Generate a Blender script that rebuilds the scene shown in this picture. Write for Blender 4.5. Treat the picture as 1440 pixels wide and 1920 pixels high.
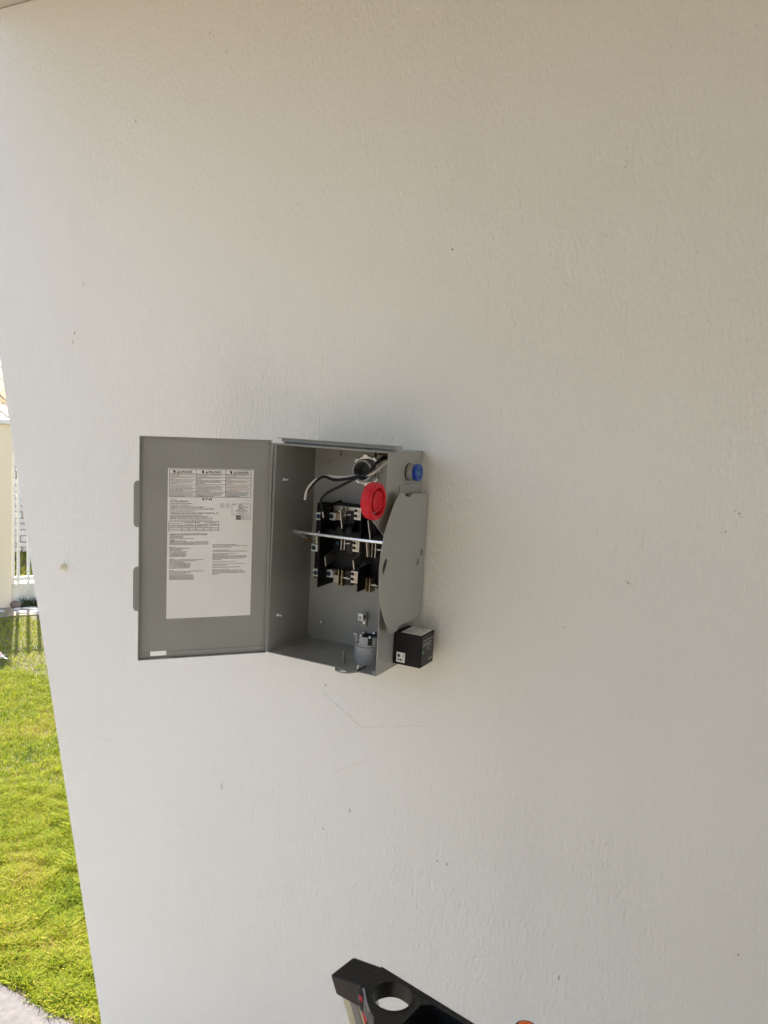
import bpy, bmesh, math, random
import numpy as np
from mathutils import Vector, Matrix
from mathutils.geometry import tessellate_polygon

random.seed(7)
rng = np.random.default_rng(11)
SC = bpy.context.scene
COL = SC.collection
for o in list(bpy.data.objects):
    bpy.data.objects.remove(o)

# ------------------------------------------------------------------ camera
cam_d = bpy.data.cameras.new('camera')
cam = bpy.data.objects.new('camera', cam_d)
COL.objects.link(cam)
cam_d.sensor_fit = 'VERTICAL'
cam_d.sensor_height = 24.0
cam_d.lens = 1465.074 / 1920 * 24.0
cam_d.clip_start = 0.02
cam_d.clip_end = 600
CAM = Vector((0.88968, -1.41601, 1.705))
CR = Vector((0.887137, 0.457983, 0.056914))
CU = Vector((-0.102927, 0.076127, 0.991772))
CF = Vector((-0.449882, 0.885695, -0.114674))
m = Matrix((CR, CU, -CF)).transposed().to_4x4()
m.translation = CAM
cam.matrix_world = m
SC.camera = cam
SC.render.resolution_x, SC.render.resolution_y = 768, 1024

# ------------------------------------------------------------------ light
SUN_EL, SUN_DIR = math.radians(45), Vector((-0.784, 0.62))      # horizontal direction towards the sun
world = bpy.data.worlds.new('World')
SC.world = world
world.use_nodes = True
wn = world.node_tree.nodes
bg = wn['Background']
sky = wn.new('ShaderNodeTexSky')
sky.sky_type = 'NISHITA'
sky.sun_disc = False
sky.sun_elevation = SUN_EL
sky.sun_rotation = math.atan2(SUN_DIR.x, SUN_DIR.y)
sky.dust_density = 3.5
sky.ozone_density = 1.0
world.node_tree.links.new(sky.outputs[0], bg.inputs[0])
bg.inputs[1].default_value = 0.11
sun_d = bpy.data.lights.new('sun', 'SUN')
sun_d.energy = 5.0
sun_d.angle = math.radians(0.5)
sun_d.color = (1.0, 0.955, 0.88)
sun = bpy.data.objects.new('sun', sun_d)
COL.objects.link(sun)
tosun = Vector((SUN_DIR.x * math.cos(SUN_EL), SUN_DIR.y * math.cos(SUN_EL), math.sin(SUN_EL)))
sun.rotation_euler = tosun.to_track_quat('Z', 'Y').to_euler()
sun.location = (-6, 5, 8)
SC.view_settings.view_transform = 'Standard'
SC.view_settings.look = 'None'
SC.view_settings.gamma = 1
SC.view_settings.use_curve_mapping = False
SC.view_settings.exposure = 2.0

# ------------------------------------------------------------------ materials
def new_mat(name):
    mt = bpy.data.materials.new(name)
    mt.use_nodes = True
    nt = mt.node_tree
    return mt, nt, nt.nodes['Principled BSDF']

def plain(name, col, rough=0.5, metal=0.0, spec=0.5, var=0.0, scale=40, bump=0.0, bscale=300, coat=0.0):
    """paint, plastic or metal with a little mottling, roughness wear and micro relief"""
    mt, nt, b = new_mat(name)
    N, L = nt.nodes, nt.links
    b.inputs['Base Color'].default_value = (*col, 1)
    b.inputs['Roughness'].default_value = rough
    b.inputs['Metallic'].default_value = metal
    b.inputs['Specular IOR Level'].default_value = spec
    b.inputs['Coat Weight'].default_value = coat
    tc = N.new('ShaderNodeTexCoord')
    if var:
        nz = N.new('ShaderNodeTexNoise')
        nz.inputs['Scale'].default_value = scale
        nz.inputs['Detail'].default_value = 5
        L.new(tc.outputs['Object'], nz.inputs['Vector'])
        mr = N.new('ShaderNodeMapRange')
        mr.inputs[1].default_value, mr.inputs[2].default_value = 0.3, 0.7
        mr.inputs[3].default_value, mr.inputs[4].default_value = 1 - var, 1 + var
        L.new(nz.outputs[0], mr.inputs[0])
        mx = N.new('ShaderNodeVectorMath'); mx.operation = 'SCALE'
        mx.inputs[0].default_value = col
        L.new(mr.outputs[0], mx.inputs['Scale'])
        L.new(mx.outputs[0], b.inputs['Base Color'])
        mr2 = N.new('ShaderNodeMapRange')
        mr2.inputs[1].default_value, mr2.inputs[2].default_value = 0.3, 0.7
        mr2.inputs[3].default_value, mr2.inputs[4].default_value = rough * 0.85, min(1, rough * 1.2)
        L.new(nz.outputs[0], mr2.inputs[0])
        L.new(mr2.outputs[0], b.inputs['Roughness'])
    if bump:
        nb = N.new('ShaderNodeTexNoise')
        nb.inputs['Scale'].default_value = bscale
        nb.inputs['Detail'].default_value = 3
        L.new(tc.outputs['Object'], nb.inputs['Vector'])
        bp = N.new('ShaderNodeBump')
        bp.inputs['Strength'].default_value = bump
        bp.inputs['Distance'].default_value = 0.002
        L.new(nb.outputs[0], bp.inputs['Height'])
        L.new(bp.outputs[0], b.inputs['Normal'])
    return mt

def stucco_mat(name, col, fine=1.0, dirt=(0.60, 0.52, 0.42)):
    """rolled and trowelled stucco under paint: vertical streaky relief, grains, faint stains"""
    mt, nt, b = new_mat(name)
    N, L = nt.nodes, nt.links
    b.inputs['Roughness'].default_value = 0.62
    b.inputs['Specular IOR Level'].default_value = 0.3
    tc = N.new('ShaderNodeTexCoord')
    def noise(scale, detail, mapscale=(1, 1, 1), rough=0.5):
        mp = N.new('ShaderNodeMapping')
        mp.inputs['Scale'].default_value = mapscale
        L.new(tc.outputs['Object'], mp.inputs['Vector'])
        nz = N.new('ShaderNodeTexNoise')
        nz.inputs['Scale'].default_value = scale
        nz.inputs['Detail'].default_value = detail
        nz.inputs['Roughness'].default_value = rough
        L.new(mp.outputs[0], nz.inputs['Vector'])
        return nz
    def mul(a, k, add=None):
        mm = N.new('ShaderNodeMath'); mm.operation = 'MULTIPLY_ADD'
        L.new(a, mm.inputs[0]); mm.inputs[1].default_value = k
        if add is None: mm.inputs[2].default_value = 0
        else: L.new(add, mm.inputs[2])
        return mm.outputs[0]
    n1 = noise(160, 4, (1, 1, 0.5))          # roller stipple, stretched upright
    n2 = noise(34, 3, (1, 1, 0.5))
    n3 = noise(5, 2, (1, 1, 0.8))
    n4 = noise(420, 2)
    n5 = noise(1.3, 3)
    # patches where the relief is stronger or nearly smooth
    pm = N.new('ShaderNodeMapRange')
    pm.inputs[1].default_value, pm.inputs[2].default_value = 0.35, 0.68
    pm.inputs[3].default_value, pm.inputs[4].default_value = 0.45, 1.25
    L.new(n5.outputs[0], pm.inputs[0])
    h = mul(n1.outputs[0], 1.15)
    h = mul(n2.outputs[0], 0.28, h)
    h = mul(n4.outputs[0], 0.14, h)
    hm = N.new('ShaderNodeMath'); hm.operation = 'MULTIPLY'
    L.new(h, hm.inputs[0]); L.new(pm.outputs[0], hm.inputs[1])
    h = mul(n3.outputs[0], 2.2, hm.outputs[0])
    bp = N.new('ShaderNodeBump')
    bp.inputs['Strength'].default_value = 0.75
    bp.inputs['Distance'].default_value = 0.0039 * fine
    L.new(h, bp.inputs['Height'])
    L.new(bp.outputs[0], b.inputs['Normal'])
    # colour: nearly even paint, faint warm blotches, tiny dirt flecks
    mixa = N.new('ShaderNodeMix'); mixa.data_type = 'RGBA'
    mixa.inputs[6].default_value = (*col, 1)
    mixa.inputs[7].default_value = (col[0] * 0.975, col[1] * 0.965, col[2] * 0.94, 1)
    L.new(n5.outputs[0], mixa.inputs[0])
    n6 = noise(70, 2)
    fl = N.new('ShaderNodeMapRange')
    fl.inputs[1].default_value, fl.inputs[2].default_value = 0.745, 0.80
    fl.inputs[3].default_value, fl.inputs[4].default_value = 0.0, 0.6
    L.new(n6.outputs[0], fl.inputs[0])
    mixb = N.new('ShaderNodeMix'); mixb.data_type = 'RGBA'
    mixb.inputs[7].default_value = (*dirt, 1)
    L.new(fl.outputs[0], mixb.inputs[0])
    L.new(mixa.outputs[2], mixb.inputs[6])
    L.new(mixb.outputs[2], b.inputs['Base Color'])
    return mt

M = {}
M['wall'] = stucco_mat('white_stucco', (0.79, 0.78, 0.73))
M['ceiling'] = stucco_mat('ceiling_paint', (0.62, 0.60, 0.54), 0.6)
M['beige_wall'] = stucco_mat('beige_stucco', (0.92, 0.76, 0.55), 1.0, (0.4, 0.3, 0.2))
M['gray'] = plain('gray_enamel', (0.30, 0.30, 0.272), 0.33, var=0.05, scale=9, bump=0.06, bscale=420)
M['white_paint'] = plain('white_paint', (0.78, 0.77, 0.73), 0.5, var=0.05, bump=0.1)
M['paper'] = plain('label_paper', (0.82, 0.815, 0.79), 0.45, var=0.02, scale=15)
M['ink'] = plain('black_ink', (0.03, 0.03, 0.03), 0.5)
M['graytext'] = plain('gray_ink', (0.055, 0.053, 0.05), 0.6)
M['redtext'] = plain('faded_red_ink', (0.36, 0.20, 0.15), 0.6)
M['black'] = plain('black_phenolic', (0.005, 0.005, 0.005), 0.55, spec=0.18, var=0.2, scale=60, bump=0.08)
M['steel'] = plain('zinc_steel', (0.80, 0.81, 0.80), 0.25, metal=0.85, var=0.08, scale=50)
M['tin'] = plain('tin_plated_copper', (0.56, 0.53, 0.47), 0.38, metal=1, var=0.12, scale=70)
M['brass'] = plain('dull_brass', (0.40, 0.32, 0.20), 0.42, metal=1, var=0.15, scale=80)
M['alu'] = plain('aluminium', (0.82, 0.82, 0.80), 0.36, metal=0.4, var=0.05, scale=80)
M['bluescrew'] = plain('blue_oxide_screw', (0.03, 0.075, 0.11), 0.35, metal=0.5)
M['red'] = plain('red_plastic', (0.56, 0.010, 0.022), 0.42, spec=0.28, var=0.06, scale=30, bump=0.05, bscale=250)
M['blue'] = plain('blue_plastic', (0.012, 0.06, 0.36), 0.3)
M['bluecentre'] = plain('blue_lens', (0.012, 0.085, 0.24), 0.25)
M['pvc'] = plain('gray_conduit_plastic', (0.34, 0.345, 0.35), 0.42, var=0.05, bump=0.05)
M['pipe_rim'] = plain('gray_pipe_rim_lit', (0.42, 0.43, 0.44), 0.4, var=0.04)  # pipe plastic lightened, puts light into the colour of the dim rim
M['pipe'] = plain('gray_pipe_wall_shaded', (0.15, 0.155, 0.165), 0.42, var=0.04)  # same plastic darkened to paint in the shade inside the pipe
M['darkpvc'] = plain('dark_plastic_and_bore_shade', (0.04, 0.042, 0.045), 0.5, var=0.1)
M['wireblack'] = plain('black_wire', (0.006, 0.006, 0.006), 0.45, spec=0.3)
M['wirewhite'] = plain('white_wire', (0.72, 0.69, 0.63), 0.42)
M['copper'] = plain('stripped_strand', (0.60, 0.54, 0.46), 0.35, metal=0.8)
M['blackcase'] = plain('black_case', (0.006, 0.006, 0.0065), 0.5, spec=0.25, var=0.12, scale=60, bump=0.1, bscale=500)
M['darkprint'] = plain('dark_gray_panel', (0.022, 0.021, 0.020), 0.45, spec=0.3)
M['lightprint'] = plain('pale_print', (0.36, 0.35, 0.33), 0.6)
M['green'] = plain('green_lens', (0.02, 0.30, 0.07), 0.3)
M['amber'] = plain('tan_print', (0.34, 0.31, 0.22), 0.5)
M['hole'] = plain('bore_shade_and_nicks', (0.02, 0.02, 0.018), 0.8)  # near-black painted in for shade inside holes and slots, also colours nicks
M['capblack'] = plain('ladder_cap_plastic', (0.011, 0.011, 0.0115), 0.42, spec=0.35, var=0.12, scale=35, bump=0.14, bscale=420)
M['rail'] = plain('ladder_fibreglass', (0.50, 0.48, 0.36), 0.45, var=0.08, scale=30, bump=0.1)
M['railgray'] = plain('ladder_gray_web', (0.20, 0.20, 0.21), 0.42, var=0.06)
M['stickerred'] = plain('red_sticker', (0.55, 0.03, 0.05), 0.4)
M['orange'] = plain('orange_plastic', (0.75, 0.11, 0.005), 0.35)
M['fleck'] = plain('brown_fleck', (0.44, 0.37, 0.29), 0.9)
M['pencil'] = plain('pencil_line', (0.665, 0.64, 0.585), 0.8)
M['dust'] = plain('pale_dust', (0.55, 0.53, 0.47), 0.9)
M['concrete'] = plain('patio_concrete', (0.105, 0.096, 0.095), 0.9, spec=0.2, var=0.28, scale=40, bump=0.45, bscale=120)
M['tile'] = plain('darkened_patio_tile', (0.165, 0.14, 0.115), 0.6, var=0.15, scale=12, bump=0.3, bscale=90)
M['soil'] = plain('soil', (0.085, 0.065, 0.042), 0.95, var=0.4, scale=14, bump=0.8, bscale=60)
M['dirt'] = plain('dry_dirt', (0.36, 0.29, 0.21), 0.95, var=0.4, scale=9, bump=0.8, bscale=60)
M['plinth'] = plain('cream_plinth', (0.82, 0.76, 0.62), 0.8, var=0.2, scale=8, bump=0.4, bscale=80)
M['stone'] = plain('pale_stone', (0.62, 0.59, 0.56), 0.85, var=0.2, scale=12, bump=0.5, bscale=50)
M['mortar'] = plain('gray_mortar', (0.33, 0.31, 0.29), 0.9, var=0.1)
M['bark'] = plain('gray_bark', (0.34, 0.28, 0.25), 0.9, var=0.3, scale=20, bump=0.6)
M['rock'] = plain('brown_rock', (0.20, 0.14, 0.10), 0.9, var=0.3, scale=30, bump=0.6)
M['scrap'] = plain('pink_scrap', (0.62, 0.36, 0.40), 0.6, var=0.3, scale=60)

def leaf_mat(name, ramp, rough=0.5, trans=0.25):
    mt, nt, b = new_mat(name)
    N, L = nt.nodes, nt.links
    g = N.new('ShaderNodeNewGeometry')
    cr = N.new('ShaderNodeValToRGB')
    el = cr.color_ramp.elements
    el[0].position, el[0].color = ramp[0][0], (*ramp[0][1], 1)
    el[1].position, el[1].color = ramp[-1][0], (*ramp[-1][1], 1)
    for p, c in ramp[1:-1]:
        e = el.new(p); e.color = (*c, 1)
    tc = N.new('ShaderNodeTexCoord')
    nz = N.new('ShaderNodeTexNoise')
    nz.inputs['Scale'].default_value = 3.2; nz.inputs['Detail'].default_value = 3
    L.new(tc.outputs['Object'], nz.inputs['Vector'])
    ad = N.new('ShaderNodeMath'); ad.operation = 'MULTIPLY_ADD'
    L.new(nz.outputs[0], ad.inputs[0]); ad.inputs[1].default_value = 0.9
    sb = N.new('ShaderNodeMath'); sb.operation = 'MULTIPLY_ADD'
    L.new(g.outputs['Random Per Island'], sb.inputs[0]); sb.inputs[1].default_value = 0.75; sb.inputs[2].default_value = -0.33
    L.new(sb.outputs[0], ad.inputs[2])
    L.new(ad.outputs[0], cr.inputs[0])
    L.new(cr.outputs[0], b.inputs['Base Color'])
    b.inputs['Roughness'].default_value = rough
    b.inputs['Specular IOR Level'].default_value = 0.35
    tr = N.new('ShaderNodeBsdfTranslucent')
    L.new(cr.outputs[0], tr.inputs[0])
    mx = N.new('ShaderNodeMixShader'); mx.inputs[0].default_value = trans
    L.new(b.outputs[0], mx.inputs[1]); L.new(tr.outputs[0], mx.inputs[2])
    L.new(mx.outputs[0], N['Material Output'].inputs[0])
    return mt
M['grass'] = leaf_mat('lawn_grass', [(0.0, (0.03, 0.07, 0.004)), (0.25, (0.14, 0.22, 0.008)), (0.55, (0.33, 0.37, 0.010)), (0.85, (0.42, 0.37, 0.06)), (1.0, (0.42, 0.28, 0.12))], 0.45, 0.3)
M['leaf'] = leaf_mat('leaf_green', [(0.0, (0.03, 0.05, 0.012)), (0.6, (0.07, 0.10, 0.025)), (1.0, (0.12, 0.13, 0.05))])

# ------------------------------------------------------------------ mesh helpers
class MB:
    def __init__(self):
        self.v, self.f, self.fm = [], [], []
        self.mat_i = 0
    def add(self, vs, fs):
        o = len(self.v)
        self.v += [tuple(v) for v in vs]
        self.f += [tuple(i + o for i in f) for f in fs]
        self.fm += [self.mat_i] * len(fs)
        return self
    def box(self, a, b, R=None):
        (x0, y0, z0), (x1, y1, z1) = a, b
        vs = [Vector(p) for p in ((x0, y0, z0), (x1, y0, z0), (x1, y1, z0), (x0, y1, z0), (x0, y0, z1), (x1, y0, z1), (x1, y1, z1), (x0, y1, z1))]
        if R is not None: vs = [R @ v for v in vs]
        return self.add(vs, [(0, 3, 2, 1), (4, 5, 6, 7), (0, 1, 5, 4), (1, 2, 6, 5), (2, 3, 7, 6), (3, 0, 4, 7)])
    def hexa(self, bot, top):
        return self.add(list(bot) + list(top), [(0, 3, 2, 1), (4, 5, 6, 7), (0, 1, 5, 4), (1, 2, 6, 5), (2, 3, 7, 6), (3, 0, 4, 7)])
    def lathe(self, origin, axis, prof, n=28, cap0=True, cap1=True, a0=0.0):
        """prof = [(distance along axis, radius)]"""
        ax = Vector(axis).normalized()
        s = ax.orthogonal().normalized(); t = ax.cross(s)
        o = Vector(origin)
        vs, fs = [], []
        for h, r in prof:
            for k in range(n):
                a = a0 + 2 * math.pi * k / n
                vs.append(o + ax * h + (s * math.cos(a) + t * math.sin(a)) * r)
        for i in range(len(prof) - 1):
            for k in range(n):
                k2 = (k + 1) % n
                fs.append((i * n + k, i * n + k2, (i + 1) * n + k2, (i + 1) * n + k))
        if cap0: fs.append(tuple(reversed(range(n))))
        if cap1: fs.append(tuple(range((len(prof) - 1) * n, len(prof) * n)))
        return self.add(vs, fs)
    def prism(self, outer, holes, to3, d0, d1):
        """polygon with holes, to3(u, v, d) -> point"""
        loops = [outer] + list(holes)
        tri = tessellate_polygon([[Vector((u, v, 0)) for u, v in lp] for lp in loops])
        flat = [p for lp in loops for p in lp]
        n = len(flat)
        vs = [to3(u, v, d0) for u, v in flat] + [to3(u, v, d1) for u, v in flat]
        fs = [tuple(t) for t in tri] + [tuple(i + n for i in reversed(t)) for t in tri]
        o = 0
        for lp in loops:
            k = len(lp)
            for i in range(k):
                j = (i + 1) % k
                fs.append((o + i, o + j, o + j + n, o + i + n))
            o += k
        return self.add(vs, fs)
    def tube(self, path, r, n=10, rads=None):
        P = [Vector(p) for p in path]
        vs, fs = [], []
        up = None
        for i, p in enumerate(P):
            d = (P[min(i + 1, len(P) - 1)] - P[max(i - 1, 0)]).normalized()
            if up is None: up = d.orthogonal().normalized()
            up = (up - d * up.dot(d)).normalized()
            w = d.cross(up)
            rr = rads[i] if rads else r
            for k in range(n):
                a = 2 * math.pi * k / n
                vs.append(p + (up * math.cos(a) + w * math.sin(a)) * rr)
        for i in range(len(P) - 1):
            for k in range(n):
                k2 = (k + 1) % n
                fs.append((i * n + k, i * n + k2, (i + 1) * n + k2, (i + 1) * n + k))
        fs.append(tuple(reversed(range(n)))); fs.append(tuple(range((len(P) - 1) * n, len(P) * n)))
        return self.add(vs, fs)
    def build(self, name, mat, parent=None, bevel=0.0, smooth=True, seg=2, mats=None, loc=None):
        me = bpy.data.meshes.new(name)
        me.from_pydata(self.v, [], self.f)
        bm = bmesh.new(); bm.from_mesh(me)
        bmesh.ops.recalc_face_normals(bm, faces=bm.faces)
        bm.to_mesh(me); bm.free()
        for mm in ([mat] + (mats or [])): me.materials.append(M[mm] if isinstance(mm, str) else mm)
        me.polygons.foreach_set('material_index', self.fm)
        if smooth:
            me.polygons.foreach_set('use_smooth', [True] * len(me.polygons))
            me.set_sharp_from_angle(angle=math.radians(35))
        ob = bpy.data.objects.new(name, me)
        COL.objects.link(ob)
        if loc is not None: ob.location = loc
        if parent is not None: ob.parent = parent
        if bevel:
            bv = ob.modifiers.new('bevel', 'BEVEL')
            bv.width = bevel; bv.segments = seg; bv.limit_method = 'ANGLE'; bv.angle_limit = math.radians(40)
            bv.harden_normals = True
        return ob

def tag(o, label=None, cat=None, group=None, kind=None):
    if label: o['label'] = label
    if cat: o['category'] = cat
    if group: o['group'] = group
    if kind: o['kind'] = kind
    return o

def thing(name, loc, label, cat, group=None):
    o = bpy.data.objects.new(name, None)
    COL.objects.link(o)
    o.location = loc
    o.empty_display_size = 0.05
    return tag(o, label, cat, group)

def smooth_path(pts, k=8):
    P = [Vector(p) for p in pts]
    P = [2 * P[0] - P[1]] + P + [2 * P[-1] - P[-2]]
    out = []
    for i in range(1, len(P) - 2):
        a, b, c, d = P[i - 1:i + 3]
        for j in range(k):
            t = j / k
            out.append(0.5 * ((2 * b) + (c - a) * t + (2 * a - 5 * b + 4 * c - d) * t * t + (3 * b - a - 3 * c + d) * t ** 3))
    out.append(P[-2])
    return out

def circ(cx, cy, r, n=24, ry=None):
    return [(cx + r * math.cos(2 * math.pi * k / n), cy + (ry or r) * math.sin(2 * math.pi * k / n)) for k in range(n)]

XY = lambda u, v, d: Vector((u, v, d))
XZ = lambda u, v, d: Vector((u, d, v))
YZ = lambda u, v, d: Vector((d, u, v))

def text_part(name, s, x, y, h, mat, parent, width=None, bold=0.0, align='LEFT'):
    """flat lettering in the parent's xy plane, h = capital height"""
    cu = bpy.data.curves.new(name, 'FONT')
    cu.body = s
    cu.size = h / 0.73
    cu.offset = bold
    cu.resolution_u = 3
    cu.align_x = align
    tmp = bpy.data.objects.new(name, cu)
    me = bpy.data.meshes.new_from_object(tmp)
    bpy.data.objects.remove(tmp)
    xs = [v.co.x for v in me.vertices]
    if width and xs:
        k = width / (max(xs) - min(xs))
        for v in me.vertices: v.co.x *= k
    me.materials.clear(); me.materials.append(M[mat])
    ob = bpy.data.objects.new(name, me)
    COL.objects.link(ob)
    ob.location = (x, y, 0.0006)
    ob.parent = parent
    return ob

# ------------------------------------------------------------------ setting
GZ = -0.085
gm = MB(); gm.add([(-300, -300, GZ), (300, -300, GZ), (300, 300, GZ), (-300, 300, GZ)], [(0, 1, 2, 3)])
ground = gm.build('ground', 'soil', smooth=False); tag(ground, 'bare soil under the lawn and yard', kind='structure')
pm = MB(); pm.box((-2.6, -0.34, -0.2), (4.2, 0.066, -0.078))
kerb = pm.build('path', 'concrete', bevel=0.008); tag(kerb, 'pale rough concrete path strip along the lawn edge', kind='structure')
pm = MB(); pm.box((0.2, -14.0, -0.2), (9.0, -3.305, -0.08))  # added slab out of view, bounces sunlight under the roof
drive = pm.build('bounce_driveway', 'concrete'); tag(drive, 'added pale concrete drive bouncing sunlight into the porch, outside the frame', kind='structure')
pm = MB(); pm.box((-2.6, -3.3, -0.2), (4.2, -0.345, -0.082))  # floor out of view, tile chosen dark to cut bounce onto the wall
patio = pm.build('patio_floor', 'tile', bevel=0.008); tag(patio, 'unseen patio floor under the porch roof, tile darkened to cut upward bounce', kind='structure')

# the white wall with its slanted free end
EDGE = lambda z: -0.5895 - 0.2347 * z
wall = thing('house_wall', (0, 0, -0.078), 'large white stucco wall with a slanted left end, carrying the open switch box', 'wall')
wm = MB()
wm.prism([(EDGE(-0.078), 0.0005), (3.6, 0.0005), (3.6, 2.775), (EDGE(2.697), 2.775)], [], XZ, 0.0, 0.2)
ws = wm.build('stucco_face', 'wall', wall, bevel=0.006, seg=3)

# porch roof over the wall
roof = thing('porch_roof', (1.2, -1.5, 2.6975), 'flat off-white porch ceiling above the white wall, glimpsed at the top left corner', 'roof')
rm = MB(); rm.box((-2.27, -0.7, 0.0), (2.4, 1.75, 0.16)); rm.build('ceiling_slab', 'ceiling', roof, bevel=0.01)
rm = MB(); rm.box((-2.27, -0.78, 0.0), (2.4, -0.702, 0.22)); rm.build('fascia', 'white_paint', roof, bevel=0.004)

# added house wing, unseen, placed to hold back skylight under the porch
wing = thing('added_house_wing', (3.6, -1.2, -0.078), 'added white house wing shaping the porch light at the right, out of frame', 'house')
wm2 = MB(); wm2.box((-0.9, -3.3, 0.0), (-0.7, 0.2, 2.77)); wm2.build('side_wall', 'wall', wing)
wm2 = MB(); wm2.box((-3.3, -2.1, 0.0), (-1.12, -1.1, 2.77)); wm2.build('front_wall', 'wall', wing)

gw = thing('bounce_wall', (6.4, -2.0, -0.085), 'added white wall bouncing sunlight from the far right side, out of frame', 'wall')  # added unseen wall, throws sunlight back onto the box's right faces
mb = MB(); mb.box((0, -3.2, 0), (0.2, 2.2, 2.0)); mb.build('wall_face', 'white_paint', gw)

# marks on the wall
def ribbon(pts, w, mat):
    mb = MB()
    P = [Vector((x, 0, z)) for x, z in pts]
    for a, b in zip(P[:-1], P[1:]):
        d = (b - a).normalized(); n = Vector((-d.z, 0, d.x)) * w / 2
        mb.add([a - n, b - n, b + n, a + n] + [v + Vector((0, -0.0007, 0)) for v in (a - n, b - n, b + n, a + n)],
               [(0, 1, 2, 3), (7, 6, 5, 4), (0, 4, 5, 1), (1, 5, 6, 2), (2, 6, 7, 3), (3, 7, 4, 0)])
    return mb
def wob(a, b, n, amp):
    return [(a[0] + (b[0] - a[0]) * i / n + random.uniform(-amp, amp), a[1] + (b[1] - a[1]) * i / n + 0.078 + random.uniform(-amp, amp)) for i in range(n + 1)]
for a, b, w in (((0.046, 1.114), (0.10, 1.083), 0.0008), ((0.104, 1.081), (0.143, 1.058), 0.0008), ((0.143, 1.058), (0.21, 1.074), 0.0007), ((0.222, 1.0765), (0.29, 1.094), 0.0006), ((0.083, 0.94), (0.12, 0.963), 0.0007), ((0.126, 0.966), (0.17, 0.992), 0.0006),
                ((-0.66, 0.830), (-0.62, 0.846), 0.0007), ((-0.62, 0.846), (-0.56, 0.85), 0.0006)):
    tag(ribbon(wob(a, b, 9, 0.0009), w, 'pencil').build('pencil_line', 'pencil', wall))
def fleck(x, z, r, mat='fleck', tall=1.0):
    mb = MB()
    n = 8
    base = [Vector((x + r * random.uniform(.6, 1.2) * math.cos(2 * math.pi * k / n), -0.0003, z + 0.078 + tall * r * random.uniform(.6, 1.2) * math.sin(2 * math.pi * k / n))) for k in range(n)]
    top = [Vector((x + (v.x - x) * 0.55, -0.0003 - r * 0.5, z + 0.078 + (v.z - z - 0.078) * 0.55)) for v in base]
    mb.add(base + top, [(k, (k + 1) % n, (k + 1) % n + n, k + n) for k in range(n)] + [tuple(range(n, 2 * n))])
    return mb
for x, z, r, t in ((0.663, 1.447, .0024, 1), (0.6665, 1.4448, .0017, 1), (0.658, 1.449, .0013, 1), (0.637, 1.503, .0014, 1), (0.83, 1.587, .0026, .8), (0.823, 1.5905, .0015, 1), (0.834, 1.582, .0014, 1),
                   (0.812, 1.555, .0019, 1), (0.806, 1.5525, .0014, 1), (0.759, 1.491, .0014, 1), (0.761, 1.51, .0012, 1), (0.557, 1.347, .0022, .6), (0.56, 1.3455, .0014, 1),
                   (0.284, 2.038, .0035, .8), (-0.535, 2.365, .0018, 2.2), (0.129, 0.865, .002, 3), (0.339, 0.817, .0026, 1), (0.36, 0.8165, .0024, 2), (0.065, 0.805, .002, 1.6), (-0.075, 0.851, .0016, 2),
                   (0.604, 0.665, .0018, 4), (0.904, 0.828, .0024, 1.5), (0.052, 1.13, .0026, 1), (0.594, 2.16, .002, 1), (-0.728, 1.881, .0018, 3), (-0.22, 0.832, .0016, 1), (0.70, 1.63, .0014, 1), (0.42, 1.36, .0013, 1),
                   (0.15, 1.14, .0014, 1), (-0.48, 1.02, .0016, 1), (0.30, 0.70, .0015, 1), (-0.36, 2.20, .0017, 1), (0.42, 1.9, .0013, 1), (0.75, 1.9, .0014, 1), (-0.6, 2.42, .0016, 1), (-0.3, 1.98, .0012, 1)):
    fleck(x, z, r * .85, tall=t).build('fleck', 'fleck', wall)
for x, z, r, t in ((-0.323, 2.525, .006, .8), (-0.277, 2.478, .004, 1.6), (-0.22, 0.824, .006, 1.4), (0.594, 2.165, .0035, 2.2), (-0.735, 1.86, .003, 3), (0.46, 0.845, .004, 1.3), (0.68, 1.53, .003, 7), (0.60, 1.53, .003, 3), (-0.70, 2.0, .003, 3)):
    fleck(x, z, r, tall=t).build('plaster_lump', 'wall', wall)
mb = MB(); mb.lathe((-0.756, 0.0, 1.283 + 0.078), (0.25, -1, -0.1), [(0, .0095), (.006, .0085), (.014, .006), (.018, .004)], 12)
mb.build('plaster_plug', 'plinth', wall)

mb = MB()
for k in range(150):
    if k < 95: x, z = random.gauss(.12, .09), 1.668 + abs(random.gauss(0, .022))
    else: x, z = random.gauss(.09, .07), random.uniform(1.0, 1.16)
    q = random.choice((.0005, .0007, .0007, .001)); h_ = q * random.uniform(.7, 2.2)
    mb.add([(x + q * math.cos(a), -.0006, z + .078 + h_ * math.sin(a)) for a in (0, 1.1, 2.3, 3.4, 4.6, 5.4)], [(0, 1, 2, 3, 4, 5)])
dw = mb.build('dust_specks', 'pencil', wall, smooth=False); dw['kind'] = 'stuff'

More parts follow.
